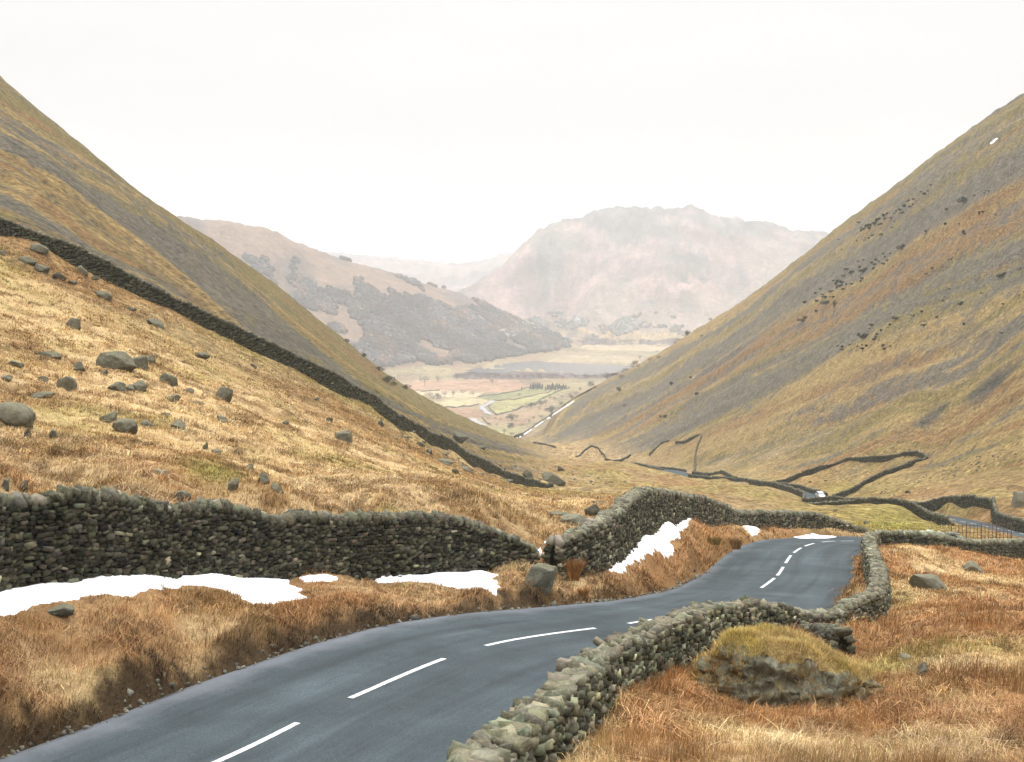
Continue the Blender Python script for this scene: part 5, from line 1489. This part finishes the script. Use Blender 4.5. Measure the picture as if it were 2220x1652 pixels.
# trees in the valley
VT = [(80, 0, 0, '', '')]
def vtree(x, y, s, k, lab, grp=None, wide=1.0):
    U, V = VX(x, y); p = hit(U, V, 1350)
    {'b': BAR, 'e': EVG, 'c': CON}[k].place((p[0], p[1], p[2] - .3), s * .1709 * p[1] / F, wide, lab, 'tree', grp)
vtree(1420, 1375, 95, 'e', 'broad round evergreen, upper of two in the valley bottom', None, 1.5)
vtree(1400, 1480, 95, 'e', 'round evergreen, lower of two in the valley bottom', None, 1.0)
vtree(1665, 1210, 75, 'e', 'low wide evergreen on the field edge below the conifers', None, 1.5)
vtree(1775, 1185, 80, 'e', 'small pointed evergreen beside the low wide one')
vtree(1920, 1290, 110, 'e', 'large evergreen against the snow lined wall', None, 1.4)
vtree(1535, 1460, 70, 'b', 'small bare tree right of the lower round evergreen')
vtree(470, 1110, 95, 'e', 'dark evergreen behind the pale green field', None, 1.1)
vtree(370, 1115, 120, 'b', 'bare tree left of the evergreen behind the pale green field')
vtree(680, 1065, 85, 'b', 'bare tree at the left of the pale field top')
vtree(565, 1080, 100, 'b', 'pale bare tree between evergreen and field top')
vtree(800, 1050, 85, 'b', 'thin bare tree at the field top')
vtree(930, 1060, 70, 'b', 'low bushy bare tree by the white dot at field top', None, 1.5)
vtree(1510, 1070, 60, 'b', 'lone bare bush in the green field', None, 1.1)
vtree(1545, 975, 45, 'c', 'tiny lone conifer left of the plantation', None, 1.2)
vtree(310, 930, 150, 'b', 'large hazy bare tree on the pink meadow', None, 1.0)
vtree(480, 885, 90, 'b', 'smaller hazy bare tree on the pink meadow')
vtree(1180, 920, 100, 'b', 'single bare tree on the marsh edge')
vtree(1110, 590, 80, 'b', 'far tree over the lake head')
for x, y, s in [(2160, 1075, 80), (2060, 1090, 60), (1960, 1130, 90), (1850, 1180, 110), (1800, 1360, 90), (1640, 1400, 60), (1270, 1380, 55), (1210, 1350, 45), (1230, 1440, 50), (1330, 1540, 90), (1420, 1580, 90), (1350, 1220, 40), (1440, 1250, 40), (1770, 1240, 60), (1700, 1360, 60), (2050, 1190, 80), (2180, 1110, 90), (2230, 1060, 80), (2290, 1000, 70), (1120, 1355, 50), (1090, 1470, 40), (1900, 1110, 70), (1720, 1440, 60)]:
    vtree(x, y, s * .85, 'b', 'small bare tree among scrub on the rough ground by the snow lined wall', 'scrubby bare trees in the valley bottom', 1.2)
r2 = np.random.default_rng(5)
for i in range(34):
    x = 1660 + 440 * (i / 33) + r2.normal(0, 5); y = 975 + r2.uniform(-16, 14) - (18 if x < 1800 else 0) * r2.random()
    if 1795 < x < 1830 and i % 2: continue
    vtree(x, y, r2.uniform(62, 90) * (1.05 if x < 1800 else .9), 'c', 'dark conifer in the small square plantation by the lake marsh', 'conifers of the small plantation', 1.15)
for i in range(70):
    x = r2.uniform(600, 3000); y = 835 + r2.normal(0, 12)
    vtree(x, y, r2.uniform(40, 75), 'b', 'purplish bare tree at the ' + ('left' if x < 1400 else 'middle' if x < 2200 else 'right') + ' of the belt along the near lake shore', 'bare trees along the near lake shore, ' + ('left' if x < 1400 else 'middle' if x < 2200 else 'right'), 1.5)
for i in range(60):
    x = r2.uniform(2250, 3800); y = 392 + r2.normal(0, 10) - (x > 3300) * 10
    vtree(x, y, r2.uniform(40, 80), 'b', 'hazy bare tree at the ' + ('left' if x < 2800 else 'middle' if x < 3300 else 'right') + ' of the belt beyond the lake head', 'bare trees beyond the lake head, ' + ('left' if x < 2800 else 'middle' if x < 3300 else 'right'), 1.6)
# woodland covering the hill behind: one mass
def woodland(name, label, n, pick, size, col, seed):
    r = np.random.default_rng(seed)
    X, Y = pick(r, n)
    Z = H(X, Y)
    m = len(X)
    s = r.uniform(*size, m)
    k = len(ICO1)
    V = ICO1[None] * (1 + r.uniform(-.3, .3, (m, k, 1))) * s[:, None, None] * np.array([1, 1, .95]) 
    V += np.stack([X, Y, Z + s * .55], 1)[:, None, :]
    Fq = (ICF1[None] + (np.arange(m) * k)[:, None, None]).reshape(-1, 3)
    pv = fbm(X / 60, Y / 90, 3, seed + 5)
    c = np.array(col)[None] * np.exp(r.normal(0, .45, m) + .7 * pv)[:, None] * (1 + r.normal(0, .12, (m, 3)))
    c = c * np.where((fbm(X / 45, Y / 70, 3, seed + 6) > .2)[:, None], np.array([1.5, 1.05, .8]), 1)
    o = mesh_np(name, V.reshape(-1, 3), Fq, M_LEAF, cols=np.repeat(np.clip(c, .01, .4), k, axis=0))
    tag(o, label, None, None, 'stuff')
WOODP = [(640, 590), (690, 620), (760, 640), (840, 645), (900, 640), (985, 668), (1060, 668), (1130, 695), (1222, 738), (1200, 772), (1100, 786), (1000, 800), (940, 800), (900, 770), (850, 720), (790, 690), (740, 660), (690, 660), (620, 610)]
def pick_wood(r, n):
    X, Y = [], []
    idx = np.where((wh_mask & (YY > 2800) & (YY < 4300)).ravel())[0]
    vis = np.maximum.accumulate(VGf, axis=0) <= VGf + 1e-4
    idx = idx[vis.ravel()[idx]]
    q = r.choice(idx, n * 4)
    u = UU.ravel()[q]; v = VGf.ravel()[q]
    P = [px2uv(*p) for p in WOODP]
    dens = fbm(XX.ravel()[q] / 90, YY.ravel()[q] / 130, 3, 701)
    ins = inside(P, u, v)
    upper = (dens > .25) & (v < px2uv(0, 560)[1])
    base_strip = (dens > -.1) & (~ins)
    k = (ins & (dens > -.42)) | (upper & ~ins & (u > px2uv(470, 0)[0])) | (base_strip & (v < px2uv(0, 700)[1]) & (u < px2uv(850, 0)[0]))
    q = q[k][:n]
    x = XX.ravel()[q] + r.normal(0, 2, len(q)); y = YY.ravel()[q] + r.normal(0, 5, len(q))
    return x, y
woodland('woodland', 'grey leafless wood covering the flank of the hazy hill', 19000, pick_wood, (3.2, 7.0), (.046, .044, .046), 3)
def pick_far(r, n):
    X, Y = [], []
    for U0, U1, V0, V1, k in ((1080, 1480, 690, 722, n), ):
        for _ in range(k):
            U = r.uniform(U0, U1); V = r.uniform(V0, V1) + 12 * math.sin(U * .03)
            if fbm(np.array([U / 30.]), np.array([V / 9.]), 3, 5)[0] < -.02: continue
            p = hit(U, V, 3500); X.append(p[0]); Y.append(p[1])
    return np.array(X), np.array(Y)
woodland('far_woodland', 'pale blue woods along the foot of the far mountain', 2600, pick_far, (4, 8), (.12, .12, .11), 4)

# low field walls and hedges on the valley floor
M_HEDGE = plain_mat('hedge_twigs', (.09, .075, .055), .95)
def hedge(P, h, w, label):
    Q = catmull([(*gp(*VX(*p)), 0) for p in P], 7.0)
    z = lookup(ZZ, Q[:, 0], Q[:, 1]); T_n = np.gradient(Q[:, :2], axis=0); T_n /= np.linalg.norm(T_n, axis=1)[:, None]
    r = np.random.default_rng(len(P) * 7 + int(P[0][0])); vs, fs = [], []
    for i in range(len(Q)):
        hh = h * r.uniform(.5, 1.3)
        for sg, zz in ((-1, -.5), (-.6, hh), (.6, hh * r.uniform(.8, 1.1)), (1, -.5)):
            vs.append((Q[i, 0] + T_n[i, 1] * w * sg * r.uniform(.7, 1.3), Q[i, 1] - T_n[i, 0] * w * sg, z[i] + zz))
        if i:
            for k in range(3): fs.append((4 * i - 4 + k, 4 * i - 3 + k, 4 * i + 1 + k, 4 * i + k))
    o = mesh_np('hedge', vs, fs, M_HEDGE, loc=tuple(vs[0])); tag(o, label, 'hedge')
hedge([(460, 1192), (640, 1190), (800, 1170), (960, 1135), (1000, 1130)], 2.0, 1.5, 'dark hedge along the lower edge of the pale green field')
hedge([(1010, 1045), (1150, 1020), (1300, 1015), (1500, 990), (1640, 965)], 1.8, 1.5, 'hedge below the pink meadow left of the conifers')
hedge([(1180, 1085), (1400, 1075), (1700, 1050), (2000, 1010), (2120, 990)], 1.5, 1.2, 'thin field wall between the two green fields')
hedge([(1220, 1262), (1400, 1212), (1600, 1170), (1800, 1110), (2000, 1055), (2150, 1010)], 2.2, 1.6, 'dark boundary climbing above the rough pink slope')
hedge([(270, 990), (380, 968), (500, 958)], 1.8, 1.5, 'short dark hedge at the left end of the meadow')
hedge([(1120, 1130), (1150, 1200), (1220, 1260)], 1.5, 1.2, 'short hedge beside the stream bend')
hedge([(1040, 1300), (1090, 1350), (1140, 1370)], 1.8, 1.3, 'small hedge above the lower stream bend')

# snow lined wall climbing the edge of the right fell
SWp = [(1116, 950), (1135, 938), (1160, 921), (1190, 901), (1222, 880), (1255, 858), (1292, 838)]
pts_ = [hit(U, V + 1.5, 900) for U, V in SWp]
P = [(p[0], p[1], p[2] + 1.3) for p in pts_]
drywall('thin dark wall edged with a line of snow on the valley side of the right fell', P, .35, (.6, 1.2), big=False, col=(.06, .055, .04), cope=(.12, .11, .09), cope_len=(.5, 1.0))
for a, b in ((0.2, 1.6), (1.9, 2.5), (2.8, 4.6)):
    for i in range(int(a), int(b) + 1): pass
    tt = np.linspace(a, b, 12)
    up = [(np.interp(t, range(7), [p[0] for p in SWp]) + 2, np.interp(t, range(7), [p[1] for p in SWp]) + 2.0) for t in tt]
    dn_ = [(x + .8, y + 1.6 + .2 * math.sin(x)) for x, y in up][::-1]
    snow(up + dn_, ['short drift of snow at the bottom of the snow lined wall', 'middle drift of snow beside the snow lined wall', 'longest drift of snow beside the snow lined wall'][[0.2, 1.9, 2.8].index(a)], cell=.5, thick=.3, ymin=900, lift=.3)

# ---------------------------------------------------------------- railings and post
M_IRON = plain_mat('rusty_iron', (.10, .05, .03), .7)
def bars(segs, rad):
    vs, fs = [], []
    for a, b in segs:
        a = Vector(a); b = Vector(b); d = (b - a).normalized(); t = d.orthogonal().normalized(); u = d.cross(t); o0 = len(vs)
        for p in (a, b):
            for k in range(4):
                vs.append(tuple(p + (t * math.cos(k * math.pi / 2) + u * math.sin(k * math.pi / 2)) * rad))
        for k in range(4): fs.append((o0 + k, o0 + (k + 1) % 4, o0 + 4 + (k + 1) % 4, o0 + 4 + k))
        fs.append((o0 + 3, o0 + 2, o0 + 1, o0)); fs.append((o0 + 4, o0 + 5, o0 + 6, o0 + 7))
    return np.array(vs), np.array(fs)
def railing():
    a = W3(2062, 1170, 121); b = W3(2192, 1166, 121)
    z0 = min(float(H(a[0], a[1])), float(H(b[0], b[1])))
    za, zb = W3(2062, 1172, 121)[2] - .3, W3(2192, 1170, 121)[2] - .3
    top = 1.75
    root = empty('railing', (a[0], a[1], za)); tag(root, 'rusty iron railings by the lower road behind the right field wall', 'railing')
    n_ = 17
    def at(t, h): return (a[0] + (b[0] - a[0]) * t, a[1] + (b[1] - a[1]) * t, za + (zb - za) * t + h)
    org = (a[0], a[1], za)
    for k in range(n_):
        t = k / (n_ - 1); big_ = k % 4 == 0
        v, f = bars([(at(t, -1.2), at(t, top + (.1 if big_ else 0)))], .05 if big_ else .028)
        mesh_np('post' if big_ else 'upright', v, f, M_IRON, root, loc=org)
    for h in (.5, 1.0, top - .15):
        v, f = bars([(at(0, h), at(1, h))], .022)
        mesh_np('rail', v, f, M_IRON, root, loc=org)
railing()
# ---------------------------------------------------------------- the small car coming up the road
def car():
    s = s_at_all(1767, 1079)
    c = np.array([np.interp(s, RS, RC[:, k]) for k in range(3)])
    tn = np.array([np.interp(s + 1, RS, RC[:, 0]) - c[0], np.interp(s + 1, RS, RC[:, 1]) - c[1]]); tn /= np.linalg.norm(tn)
    nrm = np.array([tn[1], -tn[0]])
    fwd = -tn                       # it drives towards the camera, on its own left
    pos = c[:2] + nrm * 1.3
    rz = math.atan2(fwd[1], fwd[0]) + .15
    root = empty('parked_car' if False else 'small_car', (pos[0], pos[1], c[2] + .03), rz)
    tag(root, 'small pale silver car driving up the walled road', 'car')
    M_PAINTC = plain_mat('silver_paint', (.62, .60, .60), .35, .3, .5); M_GL = plain_mat('car_glass', (.30, .31, .34), .12, 0, .6); M_TY = plain_mat('tyre_rubber', (.02, .02, .02), .9)
    M_RIM = plain_mat('wheel_metal', (.4, .4, .4), .4, .6); M_HL = plain_mat('headlight_glass', (.85, .85, .8), .1, 0, .6); M_BLK = plain_mat('dark_trim', (.04, .04, .045), .6)
    def loft(name, secs, mat, par=root, smooth=True):
        n_ = len(secs[0]); vs = [p for s_ in secs for p in s_]; fs = []
        for i in range(len(secs) - 1):
            for j in range(n_): fs.append((i * n_ + j, i * n_ + (j + 1) % n_, (i + 1) * n_ + (j + 1) % n_, (i + 1) * n_ + j))
        me = bpy.data.meshes.new(name)
        me.from_pydata(vs, [], fs + [tuple(range(n_))[::-1], tuple((len(secs) - 1) * n_ + j for j in range(n_))])
        me.materials.append(mat); o = bpy.data.objects.new(name, me); o.parent = par; COL.objects.link(o)
        return o
    def sec(x, w, z0, z1, r=.1):
        return [(x, -w, z0 + r), (x, -w + r, z0), (x, w - r, z0), (x, w, z0 + r), (x, w, z1 - r), (x, w - r, z1), (x, -w + r, z1), (x, -w, z1 - r)]
    loft('body', [sec(-1.92, .66, .42, .80), sec(-1.84, .78, .30, .92), sec(-1.2, .82, .24, .95), sec(0, .83, .22, .94), sec(.95, .82, .24, .92), sec(1.6, .78, .28, .82), sec(1.9, .66, .36, .68)], M_PAINTC)
    loft('window_band', [sec(-1.75, .62, .85, .96, .04), sec(-1.35, .69, .85, 1.36, .05), sec(-.2, .70, .85, 1.40, .05), sec(.35, .69, .85, 1.37, .05), sec(1.05, .63, .85, .93, .03)], M_GL)
    loft('roof', [sec(-1.42, .60, 1.34, 1.42, .03), sec(-.9, .64, 1.37, 1.47, .03), sec(.1, .64, 1.37, 1.46, .03), sec(.42, .60, 1.33, 1.39, .03)], M_PAINTC)
    loft('bumper', [sec(1.82, .70, .28, .46, .05), sec(1.97, .60, .30, .44, .05)], M_BLK)
    for sg in (-1, 1):
        loft('headlight', [sec(1.74, .13, .56, .72, .04), sec(1.91, .11, .57, .70, .04)], M_HL).location = (0, sg * .52, 0)
        loft('mirror', [sec(.55, .07, .92, 1.04, .03), sec(.68, .06, .93, 1.03, .03)], M_BLK).location = (0, sg * .88, 0)
    for x in (-1.22, 1.22):
        for sg in (-1, 1):
            ang = np.linspace(0, 2 * math.pi, 20, endpoint=False)
            def disc(r, y): return [(r * math.cos(a_), y, r * math.sin(a_)) for a_ in ang]
            wh = loft('wheel', [disc(.24, -.09), disc(.30, -.08), disc(.30, .08), disc(.24, .09)], M_TY); wh.location = (x, sg * .74, .30)
            rm = loft('rim', [disc(.20, -.095), disc(.20, .095)], M_RIM, wh)
def s_at_all(U, V):
    m = RC[:, 1] > 250
    uu, vv = RC[:, 0] / RC[:, 1], RC[:, 2] / RC[:, 1]
    u, v = px2uv(U, V)
    e = (uu - u) ** 2 + (vv - v) ** 2; e[~m] = 9
    return RS[np.argmin(e)]
car()
p = hit(1062 * 0 + 867 + 1065 * .1709, 677.5 + 1470 * .1709, 1350)

# ---------------------------------------------------------------- grasses and rushes
def in_any_snow(x, y):
    m = np.zeros(x.shape, dtype=bool)
    for Q in SNOW:
        xs = [q[0] for q in Q]; ys = [q[1] for q in Q]
        b = (x > min(xs)) & (x < max(xs)) & (y > min(ys)) & (y < max(ys))
        if b.any():
            m[b] |= inside(Q, x[b], y[b])
    return m
WALLPATHS = []
for o_ in [q for q in bpy.data.objects if q.name.startswith('coping')]:
    pass
def blades(name, label, n, y0, y1, hfun, nb, wmin, wk, seed, upright, colmul, umin=-.46, umax=.46, filt=None, sp=(.05, .0016), droop=.35, wind=0.2):
    r = np.random.default_rng(seed)
    y = np.exp(r.uniform(math.log(y0), math.log(y1), n)); u = r.uniform(umin, umax, n)
    x = u * y
    rd = lookup(RD, x, y)
    ok = rd > .02 + .30 * r.random(n) + .12 * fbm(x / .9, y / .9, 2, 77)
    if filt is not None: ok &= filt(x, y, u, r)
    ok &= ~(in_any_snow(x, y) & (r.random(n) < .985))
    x, y = x[ok], y[ok]; n = len(x)
    c = np.stack([lookup(GC[..., k], x, y) for k in range(3)], 1)
    hh = hfun(x, y, r) * (1 - .55 * sstep(.8, 1, lookup(calm, x, y)))
    # each tuft
    X = np.repeat(x, nb) + r.normal(0, 1, n * nb) * np.repeat(sp[0] + sp[1] * y, nb)
    Y = np.repeat(y, nb) + r.normal(0, 1, n * nb) * np.repeat(sp[0] + sp[1] * y, nb)
    Z = lookup(ZZ, X, Y) - .02
    m = n * nb
    h = np.repeat(hh, nb) * r.uniform(.55, 1.15, m)
    az = r.uniform(0, 2 * math.pi, m)
    lean = np.abs(r.normal(0, upright, m))
    dx, dy = np.cos(az) * lean + wind, np.sin(az) * lean - .05
    w = np.maximum(wmin, wk * Y) * r.uniform(.6, 1.3, m)
    fa = r.uniform(0, math.pi, m) * .6 - .3 * math.pi + math.pi * 0
    wx, wy = np.cos(fa) * w * .5, np.sin(fa) * w * .5
    b = np.stack([X, Y, Z], 1); W_ = np.stack([wx, wy, 0 * wx], 1)
    mid_ = b + np.stack([dx * h * .4, dy * h * .4, h * .62], 1)
    tip = b + np.stack([dx * h * (.9 + droop), dy * h * (.9 + droop), h * (1.0 - droop * np.clip(lean, 0, 1))], 1)
    V = np.stack([b - W_, b + W_, mid_ + W_ * .75, mid_ - W_ * .75, tip], 1).reshape(-1, 3)
    k0 = (np.arange(m) * 5)[:, None]
    Fq = np.concatenate([k0 + np.array([[0, 1, 2]]), k0 + np.array([[0, 2, 3]]), k0 + np.array([[3, 2, 4]])], 0)
    tv = np.repeat(np.exp(r.normal(0, .18, n) + .42 * fbm(x / .7, y / .9, 3, seed + 40) + .2 * fbm(x / 2.6, y / 3.2, 2, seed + 50)), nb) * np.exp(r.normal(0, .16, m))
    cc = np.repeat(c, nb, axis=0) * tv[:, None] * np.array(colmul)
    cc *= 1 + r.normal(0, .05, (m, 3))
    cc = np.repeat(np.clip(cc, .01, .75), 5, axis=0)
    o = mesh_np(name, V, Fq, M_GRASS, cols=cc)
    tag(o, label, 'grass' if False else None, None, 'stuff')
not_far_fell = lambda x, y, u, r: (lookup(lmask + rmask, x, y) < .3)
def h_straw(x, y, r):
    b = .19 + .09 * fbm(x / 2.2, y / 2.2, 3, 801) + .10 * fbm(x / .7, y / .9, 3, 61)
    return np.clip(b, .08, .4) * np.where(y > 55, .85, 1.0) * np.where(y < 30, .9, 1.0)
def h_mop(x, y, r):
    return np.clip(.30 + .12 * fbm(x / 1.5, y / 1.5, 2, 871), .14, .5)
blades('grass', 'straw coloured winter grass over the slopes', 17000, 11.5, 62, h_mop, 22, .007, .00046, 27, 1.15, (1.04, 1.04, 1.12), filt=lambda x, y, u, r: not_far_fell(x, y, u, r) & (fbm(x / 2.1, y / 2.6, 3, 872) > -.12), sp=(.025, .0010), droop=.7, wind=.15)
blades('grass', 'straw coloured winter grass over the slopes', 15000, 60, 180, lambda x, y, r: np.clip(.30 + .10 * fbm(x / 3, y / 3, 3, 873), .12, .45), 12, .02, .00048, 28, 1.2, (1.12, 1.10, 1.12), filt=lambda x, y, u, r: not_far_fell(x, y, u, r) & (fbm(x / 3.1, y / 4.6, 3, 874) > -.1), sp=(.03, .0012), droop=.7, wind=.15)
blades('grass', 'straw coloured winter grass over the slopes', 88000, 11.5, 58, h_straw, 5, .006, .00042, 21, .75, (.95, .94, .95), filt=not_far_fell)
blades('grass', 'straw coloured winter grass over the slopes', 52000, 56, 190, lambda x, y, r: np.clip(.17 + .08 * fbm(x / 3, y / 3, 3, 803), .07, .3), 5, .02, .00042, 22, .9, (1.06, 1.05, 1.05), filt=not_far_fell, sp=(.08, .002))
def f_rush(x, y, u, r):
    k = fbm(x / 2.4, y / 3.4, 3, 811) + .3 * fbm(x / 7, y / 9, 2, 812)
    right = (u > .06) & (k > -.12) & (y < 100)
    pz = lookup(palez, x, y)
    right &= r.random(len(x)) > pz * 1.1
    left = (u < .1) & (y < 60) & (k > .38) & (lookup(RD, x, y) > .8) & (lookup(RD, x, y) < 8)
    left2 = (u > .12) & (y > 55) & (y < 110) & (lookup(RSIDE.astype(float), x, y) < 0) & (k > -.05)
    return right | left | left2
blades('rushes', 'orange brown rushes and sedge standing in clumps', 34000, 11.5, 105, lambda x, y, r: np.clip(.34 + .13 * fbm(x / 1.6, y / 1.6, 2, 815), .15, .6) * np.where(y > 60, .85, 1), 7, .0055, .00036, 23, .33, (.82, .77, .70), filt=f_rush, droop=.1, sp=(.07, .001), wind=.1)
# one tall rush tussock beside the wall end
def tussock(U, V, hgt, rad, n, label, col=(.25, .125, .045), ymin=20):
    p = hit(U, V, ymin); r = np.random.default_rng(int(U))
    az = r.uniform(0, 6.28, n); q = np.sqrt(r.random(n)) * rad * .4
    b = np.stack([np.cos(az) * q, np.sin(az) * q, np.zeros(n) - .05], 1) + p
    h = hgt * r.uniform(.5, 1.1, n); ln = np.abs(r.normal(.25, .2, n)); w = r.uniform(.010, .022, n)
    az2 = az + r.normal(0, .5, n)
    W_ = np.stack([w * .5, 0 * w, 0 * w], 1)
    m_ = b + np.stack([np.cos(az2) * ln * h * .35, np.sin(az2) * ln * h * .35, h * .6], 1)
    t = b + np.stack([np.cos(az2) * ln * h * 1.1, np.sin(az2) * ln * h * 1.1, h], 1)
    V_ = np.stack([b - W_, b + W_, m_ + W_, m_ - W_, t], 1).reshape(-1, 3); k0 = (np.arange(n) * 5)[:, None]
    Fq = np.concatenate([k0 + np.array([[0, 1, 2]]), k0 + np.array([[0, 2, 3]]), k0 + np.array([[3, 2, 4]])], 0)
    c = np.array(col)[None] * np.exp(r.normal(0, .35, n))[:, None]
    o = mesh_np('rush_tussock', V_, Fq, M_GRASS, cols=np.repeat(np.clip(c, .01, .7), 5, axis=0), loc=tuple(p))
    tag(o, label, 'rush tussock')
tussock(1243, 1256, .80, .5, 700, 'tall red brown rush tussock by the broken wall end')
tussock(1265, 1296, .40, .3, 260, 'smaller brown tussock between the gate stone and road')
tussock(1590, 1188, .6, 1.0, 900, 'bushy brown rush clump on the hump by the bend', (.22, .13, .05))
tussock(1545, 1178, .4, 1.0, 700, 'olive brown rush clump left of the bushy one', (.22, .16, .05))

# ---------------------------------------------------------------- grit stones along the verge
def grit():
    r = np.random.default_rng(31); n = 420
    s = r.uniform(0, 60, n)
    cx, cy, cz = (np.interp(s, RS, RC[:, k]) for k in range(3)); nx, ny = np.interp(s, RS, RN[:, 0]), np.interp(s, RS, RN[:, 1]); w = np.interp(s, RS, WL)
    off = -(w + np.abs(r.normal(.1, .14, n)))
    x, y = cx + nx * off, cy + ny * off
    z = np.maximum(H(x, y), cz) + .0
    sz = np.stack([r.uniform(.015, .05, n)] * 3, 1) * r.uniform(.7, 1.4, (n, 3))
    sz[:12] *= 2.6
    th = r.uniform(0, 6.28, n)
    v, f, c = rocks(np.stack([x, y, z], 1), np.stack([np.cos(th), np.sin(th)], 1), sz, np.array([.12, .115, .10])[None] * np.exp(r.normal(0, .4, n))[:, None], False, .2, .4)
    o = mesh_np('gravel', v, f, M_ROCK, cols=np.clip(c, .02, .6)); tag(o, 'loose grey gravel along the left road edge', None, None, 'stuff')
grit()

# ---------------------------------------------------------------- haze
def haze():
    zlo, zhi = float(ZZ.min()) - 6, float(max(ZZ.max(), 5)) + 12
    x1 = 1.15 * 12500 + 400
    vs = [(x, y, z) for x in (-x1, x1) for y in (-60, 12700) for z in (zlo, zhi)]
    fs = [(0, 1, 3, 2), (4, 6, 7, 5), (0, 4, 5, 1), (2, 3, 7, 6), (0, 2, 6, 4), (1, 5, 7, 3)]
    me = bpy.data.meshes.new('haze'); me.from_pydata(vs, [], fs)
    m = bpy.data.materials.new('haze'); m.use_nodes = True; t = m.node_tree
    for nd in list(t.nodes): t.nodes.remove(nd)
    v = t.nodes.new('ShaderNodeVolumePrincipled'); out = t.nodes.new('ShaderNodeOutputMaterial')
    v.inputs['Color'].default_value = (.94, .965, 1.0, 1); v.inputs['Density'].default_value = HAZE
    v.inputs['Anisotropy'].default_value = 0.0
    t.links.new(v.outputs[0], out.inputs['Volume'])
    me.materials.append(m); o = bpy.data.objects.new('haze', me); COL.objects.link(o)
    tag(o, 'thin pale valley haze', None, None, 'stuff')
HAZE = 0.00014
haze()
